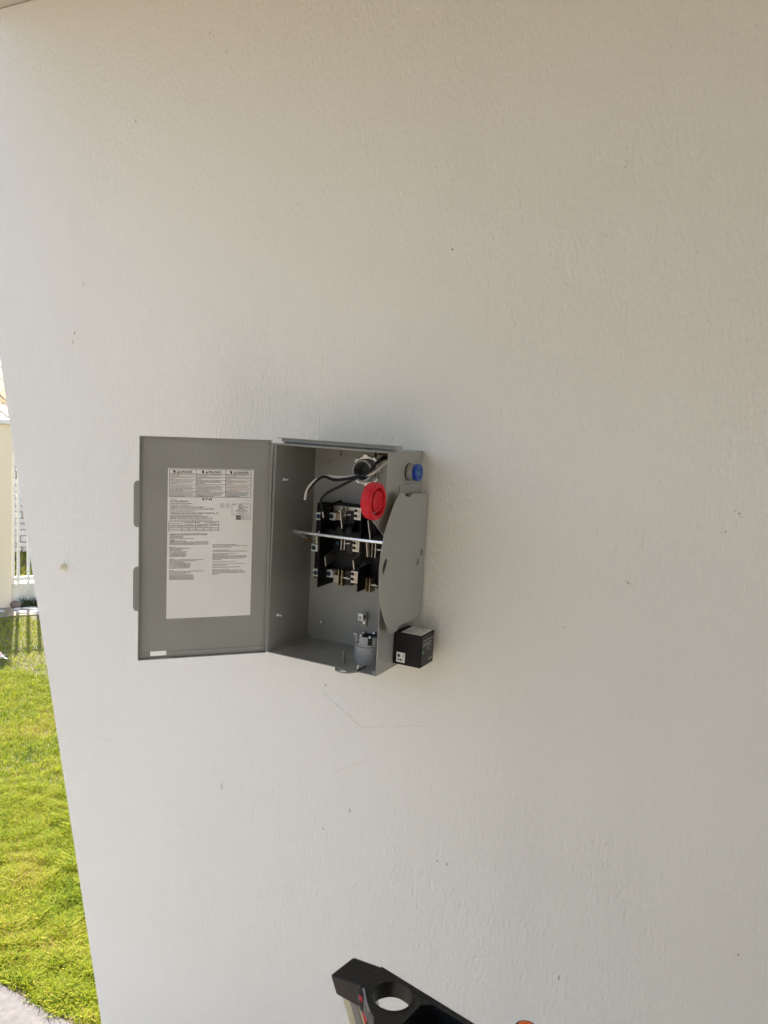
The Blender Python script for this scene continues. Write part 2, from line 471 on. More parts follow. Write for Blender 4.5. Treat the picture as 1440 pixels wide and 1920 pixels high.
# ------------------------------------------------------------------ lawn
def grass_mesh(name, polys, h, w, mat='grass'):
    """polys: list of (x0, y0, x1, y1, count)"""
    V, Fc = [], []
    pts = []
    for (x0, y0, x1, y1, c) in polys:
        pts.append(np.stack([rng.uniform(x0, x1, c), rng.uniform(y0, y1, c)], 1))
    P = np.concatenate(pts)
    keep = P[:, 1] > 0.075 + 0.012 * np.sin(P[:, 0] * 23) + 0.01 * np.sin(P[:, 0] * 61)
    P = P[keep]
    n = len(P)
    # clumping: pull some blades towards tuft centres
    t = rng.uniform(-0.018, 0.018, (n, 2)); P = P + t
    lump = np.sin(P[:, 0] * 31 + 2 * np.sin(P[:, 1] * 17)) * np.sin(P[:, 1] * 27 + 2 * np.sin(P[:, 0] * 13))
    hh = h * rng.uniform(0.45, 1.15, n) * (1 + 0.35 * lump)
    az = rng.uniform(0, 2 * np.pi, n)
    lean = rng.uniform(0.25, 1.3, n)
    d = np.stack([np.cos(az), np.sin(az)], 1)
    s = np.stack([-d[:, 1], d[:, 0]], 1)
    ww = w * rng.uniform(0.6, 1.3, n)
    z0 = np.full(n, GZ - 0.002)
    def lay(frac, out, wd):
        c = P + d * (hh * lean * out)[:, None]
        z = z0 + hh * frac
        return np.concatenate([c - s * (ww * wd)[:, None], z[:, None]], 1), np.concatenate([c + s * (ww * wd)[:, None], z[:, None]], 1)
    a0, b0 = lay(0, 0, 0.5)
    a1, b1 = lay(0.6, 0.3, 0.5)
    a2, _ = lay(0.95, 0.9, 0.0)
    co = np.stack([a0, b0, a1, b1, a2], 1).reshape(-1, 3)
    base = np.arange(n)[:, None] * 5
    quads = base + np.array([[0, 1, 3, 2]])
    tris = base + np.array([[2, 3, 4]])
    me = bpy.data.meshes.new(name)
    me.vertices.add(len(co)); me.vertices.foreach_set('co', co.ravel())
    loops = np.concatenate([quads, tris], 1).ravel()
    me.loops.add(len(loops)); me.loops.foreach_set('vertex_index', loops)
    starts = (np.arange(n)[:, None] * 7 + np.array([[0, 4]])).ravel()
    me.polygons.add(2 * n)
    me.polygons.foreach_set('loop_start', starts)
    me.update(calc_edges=True)
    me.materials.append(M[mat])
    me.polygons.foreach_set('use_smooth', [True] * (2 * n))
    ob = bpy.data.objects.new(name, me)
    COL.objects.link(ob)
    return ob
lawn = grass_mesh('lawn_grass', [(-2.2, 0.06, -0.3, 1.0, 140000), (-3.6, 0.06, -0.8, 2.0, 160000), (-5.2, 0.4, -1.6, 2.95, 90000), (-4.5, 2.0, -2.0, 3.4, 15000), (-7.0, -3.0, -2.62, 1.0, 20000)], 0.029, 0.0025)
tag(lawn, 'sunlit yellow-green lawn of short grass left of the white wall', kind='stuff')

# ------------------------------------------------------------------ fence, pillar and what lies beyond
FP = Vector((-4.93, 3.035, -0.08)); FD = Vector((0.5, 0.866, 0)); FN = Vector((0.866, -0.5, 0))
FR = Matrix((FD, -FN, Vector((0, 0, 1)))).transposed()      # local x along the fence, y away from the lawn, z up
FA = math.atan2(FD.y, FD.x)
def fthing(name, s, label, cat, group=None, z=-0.08):
    o = thing(name, FP + FD * s + Vector((0, 0, z + 0.08)), label, cat, group)
    o.rotation_euler = (0, 0, FA)
    return o
pil = fthing('fence_pillar', -0.22, 'square beige plastered pillar with a white cap slab left of the pickets', 'pillar')
mb = MB(); mb.box((-0.22, 0.0, 0.0), (0.222, 0.40, 1.585)); mb.build('shaft', 'beige_wall', pil, bevel=0.008)
mb = MB(); mb.box((-0.25, -0.03, 1.585), (0.245, 0.43, 1.625)); mb.build('cap_slab', 'white_paint', pil, bevel=0.006)
fen = fthing('picket_fence', 0.0, 'white metal picket fence on a low cream plinth beside the beige pillar', 'fence')
mb = MB(); mb.box((0.005, 0.06, 0.0), (3.4, 0.20, 0.195)); mb.build('plinth', 'plinth', fen, bevel=0.006)
for z in (0.222, 1.40):
    mb = MB(); mb.box((0.004, 0.085, z), (3.4, 0.115, z + 0.032)); mb.build('rail', 'white_paint', fen, bevel=0.002)
def picket_mesh():
    mb = MB(); mb.box((-0.0115, -0.0115, 0.0), (0.0115, 0.0115, 1.30)); return mb
pk0 = picket_mesh().build('picket', 'white_paint', fen, bevel=0.0015)
pk0.location = (0.022, 0.072, 0.2)
for k in range(1, 40):
    c = pk0.copy(); COL.objects.link(c); c.parent = fen
    c.location = (0.022 + 0.041 * k if k < 2 else 0.066 + 0.078 * (k - 1), 0.072, 0.2)
# fence run on the other side of the pillar
fen2 = fthing('picket_fence', -0.44, 'white metal picket fence running left from the beige pillar, beyond the frame edge', 'fence')
mb = MB(); mb.box((-3.4, 0.06, 0.0), (-0.004, 0.20, 0.195)); mb.build('plinth', 'plinth', fen2, bevel=0.006)
for z in (0.222, 1.40):
    mb = MB(); mb.box((-3.4, 0.085, z), (-0.004, 0.115, z + 0.032)); mb.build('rail', 'white_paint', fen2, bevel=0.002)
for k in range(40):
    c = pk0.copy(); COL.objects.link(c); c.parent = fen2; c.location = (-0.05 - 0.078 * k, 0.072, 0.2)

# dirt strip with pale flat chips along the fence foot
mb = MB(); mb.box((-4, -0.30, -0.03), (3.4, 0.0, 0.008)); ds = mb.build('dirt_strip', 'dirt', smooth=False)
ds.location = FP; ds.rotation_euler = (0, 0, FA); tag(ds, 'dry dirt strip along the foot of the fence', kind='structure')
def lumpmesh(r, sx, sy, sz, seed):
    bm = bmesh.new(); bmesh.ops.create_icosphere(bm, subdivisions=2, radius=r)
    rr = random.Random(seed)
    for v in bm.verts:
        k = rr.uniform(0.78, 1.15); v.co = Vector((v.co.x * sx * k, v.co.y * sy * k, v.co.z * sz * k))
    me = bpy.data.meshes.new('stone'); bm.to_mesh(me); bm.free()
    me.materials.append(M['rock']); return me
st = bpy.data.objects.new('stone', lumpmesh(0.05, 1.1, .8, .7, 3)); COL.objects.link(st)
st.location = FP + FD * 0.03 + FN * 0.02 + Vector((0, 0, 0.03)); tag(st, 'small brown stone in the corner between pillar and fence plinth', 'stone')
chips = [(-0.1, .13), (0.03, .10), (0.14, .12), (0.25, .15), (0.05, .22), (-0.16, .22), (0.17, .23), (0.33, .08)]
for i, (s, d) in enumerate(chips):
    mb = MB()
    n = 7; r = random.uniform(.03, .055)
    ring = [(r * random.uniform(.7, 1.2) * 1.3 * math.cos(2 * math.pi * k / n), r * .7 * random.uniform(.7, 1.2) * math.sin(2 * math.pi * k / n)) for k in range(n)]
    mb.prism(ring, [], XY, 0.0, 0.012)
    o = mb.build('stone_flake', 'stone', bevel=0.003)
    o.location = FP + FD * s + FN * d + Vector((0, 0, 0.008)); o.rotation_euler = (0, 0, random.uniform(0, 3))
    tag(o, 'flat pale stone flake lying on the dirt strip below the fence', 'stone', 'pale stone flakes below the fence')
# weeds at the plinth foot
mb = MB()
for k in range(160):
    s, d = random.gauss(0.17, 0.06), random.uniform(-0.03, 0.03)
    p = FP + FD * s + FN * d; a = random.uniform(0, 6.28); h = random.uniform(.03, .10); l = random.uniform(.2, .7) * h
    dv = Vector((math.cos(a), math.sin(a), 0)); sv = Vector((-dv.y, dv.x, 0)) * 0.004
    mb.add([p - sv, p + sv, p + dv * l * .4 + Vector((0, 0, h * .6)) + sv * .8, p + dv * l * .4 + Vector((0, 0, h * .6)) - sv * .8, p + dv * l + Vector((0, 0, h))], [(0, 1, 2, 3), (3, 2, 4)])
wd = mb.build('weed_tuft', 'leaf'); tag(wd, 'green weed tuft at the foot of the cream fence plinth', 'weeds')
# pink and white scrap on the lawn by the left frame edge
mb = MB()
for k in range(9):
    a = k * 0.7; c = Vector((random.uniform(-.03, .03), random.uniform(-.03, .03), .02 + random.uniform(0, .03)))
    e1 = Vector((math.cos(a), math.sin(a), random.uniform(-.6, .6))) * .028; e2 = Vector((-math.sin(a), math.cos(a), random.uniform(-.5, .8))) * .02
    mb.mat_i = k % 2
    mb.add([c - e1 - e2, c + e1 - e2, c + e1 + e2 + Vector((0, 0, .008)), c - e1 + e2], [(0, 1, 2, 3)])
sc = mb.build('paper_scrap', 'scrap', mats=['white_paint'], smooth=False); sc.location = (-3.72, 2.01, -0.065)
tag(sc, 'crumpled pink and white scrap lying on the lawn at the left edge', 'litter')

# beyond the fence: verge, stone wall, bare tree, pale house
def gp(x, y): return Vector((x, y, 0))
verge = grass_mesh('verge_grass', [(-9.0, 3.4, -4.6, 6.4, 24000)], 0.05, 0.008)
tag(verge, 'bright grass verge seen between the fence pickets', kind='stuff')
A = Vector((-7.15, 4.50, GZ)); 
sw = thing('boundary_wall', A, 'pale stone block wall across the verge behind the picket fence', 'wall'); sw.rotation_euler = (0, 0, FA)
mb = MB(); mb.box((-4, 0.05, 0), (5, 0.22, 1.24)); mb.build('mortar_core', 'mortar', sw)
mb = MB()
z = 0.02; row = 0
while z < 1.2:
    hh = random.uniform(.055, .085); x = -1.4 + (row % 2) * .06
    while x < 2.6:
        l = random.uniform(.10, .2)
        mb.box((x, 0.02 + random.uniform(-.012, .012), z), (x + l - .012, 0.06, z + hh - .012)); x += l
    z += hh; row += 1
blk = mb.build('stone_block', 'stone', sw, smooth=False); blk['kind'] = 'stuff'
tr = thing('bare_tree', (-7.75, 5.55, GZ), 'thin bare gray tree behind the stone wall above the pillar', 'tree')
mb = MB(); mb.tube(smooth_path([(0, 0, 0), (.03, .02, .7), (-.03, .0, 1.4), (.02, .05, 2.2), (0, 0, 3.0)]), 0, 8, rads=[.06 - .045 * i / 32 for i in range(33)]); mb.build('trunk', 'bark', tr)
mb = MB()
for k in range(80):
    z = random.uniform(1.1, 2.9); a = random.uniform(0, 6.28); l = random.uniform(.3, .95)
    p0 = Vector((0, 0, z)); d = Vector((math.cos(a), math.sin(a), random.uniform(.2, 1.0)))
    pts = [p0, p0 + d * l * .5 + Vector((random.uniform(-.08, .08), random.uniform(-.08, .08), 0)), p0 + d * l + Vector((0, 0, random.uniform(-.1, .1)))]
    mb.tube(smooth_path(pts, 3), 0, 5, rads=[.012 - .0015 * i for i in range(7)])
    for j in range(5):
        c = pts[1].lerp(pts[2], random.random()); e = Vector((random.uniform(-1, 1), random.uniform(-1, 1), random.uniform(-.5, 1))) * .16
        mb.tube([c, c + e], 0, 4, rads=[.004, .0015])
mb.build('crown', 'bark', tr)

# ------------------------------------------------------------------ switch box
ZB = 1.23
W, D, H = 0.2489, 0.1487, 0.42
sb = thing('switch_box', (0, 0, ZB), 'open gray metal switch box with its door swung left, mounted on the white wall', 'switch box')
T = 0.0016
# back panel with embossed mounting dimples
mb = MB(); mb.prism([(T, T), (W - T, T), (W - T, H - T), (T, H - T)], [circ(0.128, 0.3735, 0.0245, 32)], XZ, -0.0012, -0.003)
bp_ = mb.build('back_panel', 'gray', sb)
def ring(name, to3, u, v, d, ri, ro, th, mat, parent):
    mb = MB(); mb.prism(circ(u, v, ro, 28), [circ(u, v, ri, 28)], to3, d, d - th if to3 is not YZ else d + th)
    return mb.build(name, mat, parent, bevel=0.0003)
def knockout(to3, u, v, d, radii, parent, s=1, th=0.0013):
    for r in radii:
        mb = MB(); mb.prism(circ(u, v, r, 30), [circ(u, v, r - 0.0017, 30)], to3, d, d + s * th)
        mb.build('knockout_ring', 'gray', parent)
knockout(XZ, 0.0355, 0.3855, -0.003, (0.0085, 0.005), bp_, -1)
knockout(XZ, 0.035, 0.039, -0.003, (0.0095, 0.0065), bp_, -1)
mb = MB(); mb.lathe((0.035, -0.003, 0.039), (0, -1, 0), [(0, .0034), (.0006, .0034)], 16); mb.build('mounting_hole', 'wirewhite', bp_)
for dx in (-.001, .0015):
    mb = MB(); mb.lathe((0.0355 + dx * .3, -0.003, 0.3855 + dx), (0, -1, 0), [(0, .0008), (.0009, .0008)], 8); mb.build('pin_hole', 'hole', bp_)
# side walls
mb = MB(); mb.box((0, -D, 0), (T, -0.0004, H)); lw = mb.build('left_side', 'gray', sb, bevel=0.0004)
knockout(YZ, -0.053, 0.0565, T, (0.0195, 0.0145, 0.0095), lw, 1)
for y, z in ((-0.1183, 0.349), (-0.1207, 0.072)):
    mb = MB(); mb.lathe((T, y, z), (1, 0, 0), [(0, .0035), (.0015, .003), (.0015, .0018), (.011, .0018)], 12); mb.build('rivet', 'alu', lw)
mb = MB(); mb.box((W - T, -D, 0), (W, -0.0004, H)); rw = mb.build('right_side', 'gray', sb, bevel=0.0004)
mb = MB(); mb.box((T + .0001, -D, 0), (W - T - .0001, -0.0004, T)); bt = mb.build('bottom', 'gray', sb, bevel=0.0004)
knockout(XY, 0.0695, -0.055, T, (0.0205, 0.0165, 0.0115), bt, 1)
mb = MB(); mb.box((T, -D + .012, T), (0.017, -0.004, T + .0014)); mb.build('corner_flange', 'gray', bt, bevel=0.0003)
for x, y in ((0.009, -0.118), (0.009, -0.03), (0.021, -0.008)):
    mb = MB(); mb.lathe((x, y, T + .0014), (0, 0, 1), [(0, .0028), (.001, .0022)], 12); mb.build('spot_rivet', 'steel', bt)
# padlock tab at the front of the bottom
mb = MB(); tabpts = [(0.157, -0.146)] + [(0.182 + 0.0175 * math.cos(a), -0.1565 - 0.0095 * math.sin(a)) for a in [math.pi * k / 14 for k in range(14, -1, -1)][::1]] + [(0.207, -0.146)]
mb.prism(tabpts, [circ(0.182, -0.158, 0.0085, 20, 0.0048)], XY, 0.0002, -0.0016); mb.build('padlock_tab', 'gray', bt, bevel=0.0003)
mb = MB(); mb.box((0.206, -0.1475, T), (0.2085, -0.112, T + .0016)); mb.build('seam', 'hole', bt)
mb = MB(); mb.lathe((0.2035, -0.136, T), (0, 0, 1), [(0, .004), (.004, .004), (.004, .0022), (.009, .0022)], 12); mb.build('latch_stud', 'steel', bt)
mb = MB(); mb.box((W - .014, -D + .012, T), (W - .009, -D + .016, T + .003)); mb.build('spot_rivet', 'steel', bt)
mb = MB(); mb.box((0.1605, -0.1225, T), (0.162, -0.112, 0.027)); mb.build('latch_tongue', 'gray', bt, bevel=0.0002)
# top with rain hood
mb = MB(); mb.box((T + .0001, -D, H - T), (W - T - .0001, -0.0004, H)); tp = mb.build('top', 'gray', sb, bevel=0.0004)
mb = MB(); mb.box((-.001, -D - .0015, H + .0002), (W + .0015, -0.0004, H + .0018)); mb.build('top_cover', 'gray', tp, bevel=0.0004)
mb = MB(); mb.box((0.004, -0.126, H + .0018), (W + .004, -0.113, H + .0046)); mb.build('hood_rib', 'gray', tp, bevel=0.0003)
mb = MB(); mb.box((0.003, -0.134, H + .0046), (W + .0085, -0.112, H + .0112)); mb.build('rain_hood', 'gray', tp, bevel=0.0008)
mb = MB(); mb.box((-0.004, -0.139, H + .0112), (W + .0078, -0.110, H + .0122)); mb.build('hood_lip', 'gray', tp, bevel=0.0003)
for x in (0.062, 0.145, 0.21):
    mb = MB(); mb.box((x, -0.008, H - .022 if x < .1 else H - .018), (x + .003, -0.0032, H - T)); mb.build('hanger_slot', 'hole' if x > .1 and x < .2 else 'gray', tp)
mb = MB(); mb.box((0.212, -0.12, H - .008), (0.232, -0.10, H - T - .0002)); mb.build('catch_slot', 'hole', tp)
for x in (0.02, 0.235):
    mb = MB(); mb.lathe((x, -0.10, H - T), (0, 0, -1), [(0, .003), (.002, .0025)], 10); mb.build('spot_rivet', 'steel', tp)

# door, swung open to the left, sagging slightly on its hinge
DW, DH = 0.2495, 0.4275
uh = Vector((-0.6726, -0.74, 0)); nn = Vector((0.74, -0.6726, 0)); zz = Vector((0, 0, 1))
sag = 0.0125
ux = uh * math.cos(sag) - zz * math.sin(sag)
uz = zz * math.cos(sag) + uh * math.sin(sag)
DM = Matrix((ux, nn, uz)).transposed().to_4x4(); DM.translation = Vector((0, -D, -0.0008))
mb = MB()
PX0, PX1, HU0, HU1, HV0, HV1 = 0.0012, DW, 0.1962, 0.2262, 0.0045, 0.0137
for u0, u1, v0, v1 in ((PX0, PX1, HV1, DH), (PX0, HU0, HV0, HV1), (HU1, PX1, HV0, HV1), (PX0, PX1, 0.0, HV0)):
    mb.box((u0, -0.0108, v0), (u1, -0.0095, v1))
door = mb.build('door', 'gray', sb)
door.matrix_local = DM
mb = MB()
mb.box((DW - .0013, -0.0094, 0.0), (DW, 0.0, DH)); mb.box((0.0012, -0.0094, DH - .0013), (DW - .0014, 0.0, DH)); mb.box((0.0012, -0.0094, 0.0), (DW - .0014, 0.0, 0.0013))
mb.build('door_flange', 'gray', door, bevel=0.0004)
mb = MB(); mb.box((0.004, -0.0094, .0014), (HU0 - .0006, -0.0078, .0125)); mb.box((HU1 + .0006, -0.0094, .0014), (DW - .0016, -0.0078, .0125)); mb.build('bottom_hem', 'gray', door, bevel=0.0006)
mb = MB(); mb.box((-0.0068, -D + .0008, 0.001), (-0.0001, -D + .0024, H + .001)); mb.build('hinge_flange', 'gray', sb, bevel=0.0004)
mb = MB(); mb.box((0.0002, -0.0109, 0.002), (0.0030, -0.0002, DH - .004)); mb.build('hinge_fold', 'gray', door, bevel=0.0006)
for v0, v1 in ((0.257, 0.3445), (0.0965, 0.182)):
    pts = [(DW + .0001, v0), (DW + .0001, v1)] + [(DW + .0095 - .006 + .006 * math.cos(a), v1 - .010 + .010 * math.sin(a)) for a in (1.4, 1.0, .6, .2)] + [(DW + .0095 - .006 + .006 * math.cos(a), v0 + .010 - .010 * math.sin(a)) for a in (.2, .6, 1.0, 1.4)]
    mb = MB(); mb.prism(pts, [], XZ, -0.0030, -0.0042); mb.build('door_tab', 'gray', door, bevel=0.0004)
# pale paint and plaster dust on the door
mb = MB()
for k in range(130):
    side = random.random()
    if side < .45: u, v = abs(random.gauss(0.02, .018)) + .004, random.uniform(.05, .41)
    elif side < .8: u, v = random.uniform(.01, .24), min(.42, random.gauss(.395, .014))
    else: u, v = random.uniform(.21, .243), random.uniform(.2, .41)
    r = random.choice((.0003, .0004, .0005, .0007))
    mb.add([(u + r * math.cos(a), -0.0093, v + r * math.sin(a)) for a in (0, 1.26, 2.5, 3.77, 5)], [(0, 1, 2, 3, 4)])
ds_ = mb.build('dust_specks', 'dust', door, smooth=False); ds_['kind'] = 'stuff'

# warning label on the door: local x = right, y = up, z = towards the viewer
LU0, LU1, LV0, LV1 = 0.0345, 0.1972, 0.077, 0.3685
LWd, LHt = LU1 - LU0, LV1 - LV0
LM = DM @ Matrix.Translation((LU1, -0.0092, LV0)) @ Matrix(((-1, 0, 0, 0), (0, 0, 1, 0), (0, 1, 0, 0), (0, 0, 0, 1)))
mb = MB(); mb.box((0, 0, -0.0001), (LWd, LHt, 0.0002))
lab = mb.build('warning_label', 'paper', sb); lab.matrix_local = LM
def strip(mb, x0, y0, x1, y1, z=0.0005): mb.add([(x0, y0, z), (x1, y0, z), (x1, y1, z), (x0, y1, z)], [(0, 1, 2, 3)])
PX, PY = LWd / 162.0, LHt / 284.0          # one photo pixel on the label
lx = lambda px: (px - 314.5) * PX
ly = lambda py: LHt - (py - 878.5) * PY
lines = MB(); fine = MB(); redf = MB()
LW_ = 0.0007
def hl(x0, x1, y, w=LW_): strip(lines, lx(x0), ly(y) - w / 2, lx(x1), ly(y) + w / 2)
def vl(x, y0, y1, w=LW_): strip(lines, lx(x) - w / 2, ly(y1), lx(x) + w / 2, ly(y0))
def words(x0, x1, y, h, mbx, dens=1.0):
    """one line of illegibly small print: letter strokes grouped into words"""
    x = x0
    while x < x1 - 0.3:
        n = random.randint(3, 10)
        for k in range(n):
            w = random.choice((0.34, 0.44, 0.5, 0.58)) * h / 1.8
            if x + w > x1: break
            t = random.choice((1, 1, .75, .75, .75))
            # each letter: one or two strokes
            strip(mbx, lx(x), ly(y + h / 2), lx(x + w * .56), ly(y + h / 2 - h * t * 1.12))
            if random.random() < .8: strip(mbx, lx(x + w * .42), ly(y + h / 2 - h * t * random.uniform(.0, .6)) - .00032, lx(x + w * .95), ly(y + h / 2 - h * t * random.uniform(.0, .6)) + .00012)
            x += w * 1.12
        x += h * .42
def para(x0, x1, ys, h, mbx, lastfrac=.6):
    for i, y in enumerate(ys):
        e = x1 - (x1 - x0) * (random.uniform(0, .14) if i < len(ys) - 1 else 1 - lastfrac)
        words(x0, e, y, h, mbx)
# danger block
X0, X1, X2, X3 = 317.5, 366.5, 422.5, 471.5
for x in (X0, X1, X2, X3): vl(x, 880, 931.6)
hl(X0, X3, 880); hl(X0, X3, 888.6); hl(X0, X3, 931.6)
for ys, (a, b_) in (((894, 899.5, 907.6, 921.6), (X0, X1)), ((894.2, 900.2, 908, 922), (X1, X2)), ((894.4, 900.4, 908.2, 922), (X2, X3))):
    for y in ys: hl(a, b_, y, .0005)
for a, b_, mm in ((319, 365, 0), (368, 420, 0), (424, 470, 1)):
    fm = redf if mm else fine
    para(a, b_, (890.3, 892.2), 1.2, redf if a < 330 else fm, .4)
    para(a, b_, (895.8, 897.8), 1.2, redf if a < 330 else fm, .2)
    para(a, b_, (901.8, 903.9, 906), 1.2, fm, .3)
    para(a, b_, (910.8, 913.2, 915.6, 918, 920.2), 1.2, redf if mm else fine, .5)
    para(a, b_, (924, 926.2, 928.4, 930.2), 1.2, fine, .6)
# table
for y in (978, 985.2, 989.6, 992.4, 995.4): hl(316.8, 411, y, .0006)
for x in (316.8, 341, 354, 367, 381.5, 395.5, 411): vl(x, 985.2 if 345 < x < 360 or 370 < x < 385 else 978, 995.4, .0006)
words(318, 339, 982, 1.6, fine); words(345, 376, 980, 1.5, fine); words(384, 407, 980.5, 1.5, fine); words(348, 362, 983.4, 1.3, fine); words(370, 392, 983.4, 1.3, fine)
words(318, 340, 987.4, 1.5, fine); words(343, 352, 987.4, 1.4, fine); words(357, 364, 987.4, 1.4, fine); words(369, 379, 987.4, 1.4, fine); words(385, 391, 987.4, 1.4, fine); words(398, 409, 983.5, 1.4, fine)
# plain lines between the headings
words(318.5, 331, 935.3, 1.3, fine); words(318.5, 359, 944, 1.5, fine); words(318.5, 354, 947.3, 1.3, fine)
words(318.5, 401, 954.3, 1.5, fine); words(318.5, 365, 958, 1.4, fine); words(318.5, 379, 965.8, 1.4, fine); words(318.5, 391, 968.2, 1.4, fine); words(318.5, 398, 975, 1.5, fine)
for x0, x1, ys in ((319, 392, (1001, 1002.9)), (319, 346, (1005.6, 1007.6)), (319, 366, (1010,)), (319, 330, (1012.4, 1014.6)), (319, 351, (1014.4,)),
                   (319, 393, (1016.6, 1018.8, 1021)), (319, 331, (1026.3,)), (319, 358, (1028.2,)), (319, 345, (1030.6,)), (319, 341, (1032.8,)), (319, 352, (1035, 1037.2, 1039.4, 1041.6, 1043.6)),
                   (319, 329, (1048.4,)), (319, 384, (1050.2,)), (319, 371, (1052.3,)), (319, 349, (1054.5,)), (319, 360, (1056.8, 1059, 1061.2, 1063.4, 1065.6)),
                   (319, 331, (1070.4,)), (319, 384, (1072.2,)), (319, 361, (1074.5,)), (319, 353, (1076.7,)), (319, 366, (1079, 1081.2, 1083.4, 1085.6, 1087.6)),
                   (400, 449, (1022.6,)), (400, 469, (1024.8,)), (400, 436, (1027,)), (400, 434, (1033.2,)), (400, 468, (1035.6,)), (400, 447, (1040,)), (400, 432, (1042.2,)), (400, 469, (1044.4, 1046.8)), (400, 464, (1048.8,)), (400, 421, (1051.2,)),
                   (400, 449, (1055.4,)), (400, 464, (1059.6,)), (400, 431, (1062,)), (400, 456, (1066,)), (400, 432, (1070,)), (400, 462, (1072.4,)), (400, 464, (1074.8, 1077)), (400, 414, (1079.6,))):
    for y in ys: words(x0, x1 - random.uniform(0, 3), y, 1.25, redf if (x0 > 390 and random.random() < .3) else fine)
# little wiring symbols and certification boxes
for x in (414, 418.6, 424.6, 429): vl(x, 943, 952.6, .0004)
for x in (415, 425.5): hl(x, x + 4, 947.2, .0004); hl(x, x + 4, 950.4, .0004); hl(x, x + 4, 944.2, .0004)
for x, y in ((413, 947), (413, 950), (421, 947), (423.5, 950), (431.5, 947.5)): hl(x, x + 1.3, y, .0007)
for y in (944.3, 964.0): hl(435.6, 472, y, .0004)
for x in (435.6, 472): vl(x, 944.3, 964, .0004)
for y in (966.6, 974.4): hl(444, 472, y, .0004)
for x in (444, 453, 472): vl(x, 966.6, 974.4, .0004)
words(436.5, 443.5, 945.8, 1.0, fine); words(458.5, 467, 950.8, 1.9, fine)
for y, a, b_ in ((955.2, 446, 462), (957.4, 444, 466), (959.6, 442, 467), (962, 448, 461)): words(a, b_, y, 1.2, redf if y > 958 else fine)
words(464, 470.5, 970.5, 1.8, fine)
lines.build('rule_lines', 'graytext', lab, smooth=False)
f_ = fine.build('fine_print', 'graytext', lab, smooth=False); f_['kind'] = 'stuff'
f_ = redf.build('fine_print', 'redtext', lab, smooth=False); f_['kind'] = 'stuff'
# UL style ring with letters
mb = MB(); mb.prism(circ(lx(452.2), ly(949.6), .0044, 28), [circ(lx(452.2), ly(949.6), .0036, 28)], XY, .0004, .0006); mb.build('mark_ring', 'ink', lab)
text_part('mark_letters', 'UL', lx(449.6), ly(951.6), 3.8 * PY, 'ink', lab, 5 * PX)
mb = MB(); strip(mb, lx(444.4), ly(974.1), lx(452.8), ly(966.9), .0004); mb.build('mark_panel', 'graytext', lab, smooth=False)
text_part('mark_letters', 'NOM', lx(445), ly(972.2), 3.6 * PY, 'paper', lab, 7 * PX)
text_part('mark_letters', '367', lx(454.4), ly(972.4), 4.0 * PY, 'ink', lab, 7.6 * PX)
for s, x, wdt in (('DANGER', 336.6, 22.5), ('PELIGRO', 389.5, 24.5), ('DANGER', 443, 23.5)):
    text_part('danger_heading', s, lx(x), ly(886.7), 4.3 * PY, 'ink', lab, wdt * PX, .00012)
    xt = x - 3.4
    mb = MB(); mb.prism([(lx(xt - 2.5), ly(886.9)), (lx(xt + 2.5), ly(886.9)), (lx(xt), ly(882.2))], [[(lx(xt - .35), ly(886)), (lx(xt + .35), ly(886)), (lx(xt + .35), ly(883.8)), (lx(xt - .35), ly(883.8))]], XY, .0004, .0006)
    mb.build('warning_triangle', 'ink', lab)
    xh = x - 10.5
    mb = MB(); mb.prism([(lx(xh + a), ly(884.6 + b_)) for a, b_ in ((-1.6, -1), (-3.4, -3.2), (-3.0, -3.6), (-1.0, -1.8), (-.6, -2.6), (1.2, -2.6), (1.9, -1.2), (1.9, 1.4), (.9, 2.6), (-.6, 2.6), (-1.7, 1.2))], [], XY, .0004, .0006)
    mb.build('shock_hand', 'ink', lab)
text_part('catalog_number', 'DT223URH-N', lx(318.8), ly(941.4), 3.3 * PY, 'graytext', lab, 32.5 * PX, .00006)
text_part('maker_name', 'E\u00b7T\u00b7N', lx(378.8), ly(937.6), 4.0 * PY, 'ink', lab, 17.5 * PX, .0002)
text_part('label_heading', 'TERMINALS SUITABLE FOR AL, CU WIRES', lx(318.8), ly(952), 2.5 * PY, 'graytext', lab, 62 * PX, .00004)
text_part('label_heading', 'TERMINALES ADECUADAS PARA CONDUCTORES DE AL, CU', lx(318.8), ly(963.4), 2.7 * PY, 'graytext', lab, 91 * PX, .00004)
text_part('label_heading', 'BORNES CONVENANT POUR CONDUCTEURS AL, CU', lx(318.8), ly(972.6), 2.6 * PY, 'graytext', lab, 79 * PX, .00004)

# ------------------------------------------------------------------ switch mechanism inside
mb = MB(); mb.box((0.030, -0.034, 0.140), (0.246, -0.0045, 0.300)); base = mb.build('switch_base', 'black', sb, bevel=0.0015)
for x0, x1 in ((0.078, 0.155), (0.170, 0.244)):
    mb = MB(); mb.box((x0, -0.0365, 0.176), (x1, -0.0345, 0.262)); mb.build('base_plate', 'blackcase', base, bevel=0.0008)
def barrier(x, front, z0, z1, notch=None):
    pts = [(-0.005, z0 + .002), (front, z0)]
    if notch:
        n0, n1, ny = notch
        pts += [(front, n0 - .010), (front + .003, n0 - .004), (front + .009, n0), (ny, n0 + .002), (ny, n1), (front, n1 + .004)]
    pts += [(front, z1 - .004), (front + .012, z1 - .001), (-0.005, z1 + .004)]
    mb = MB(); mb.prism(pts, [], YZ, x, x + .0022)
    return mb.build('phase_barrier', 'black', sb, bevel=0.0005)
barrier(0.0705, -0.085, 0.1335, 0.303); barrier(0.1630, -0.085, 0.138, 0.303, (.186, .232, -.036))
mb = MB(); mb.box((0.0728, -0.05, 0.3005), (0.1628, -0.006, 0.3028)); mb.build('phase_barrier', 'black', sb, bevel=0.0005)
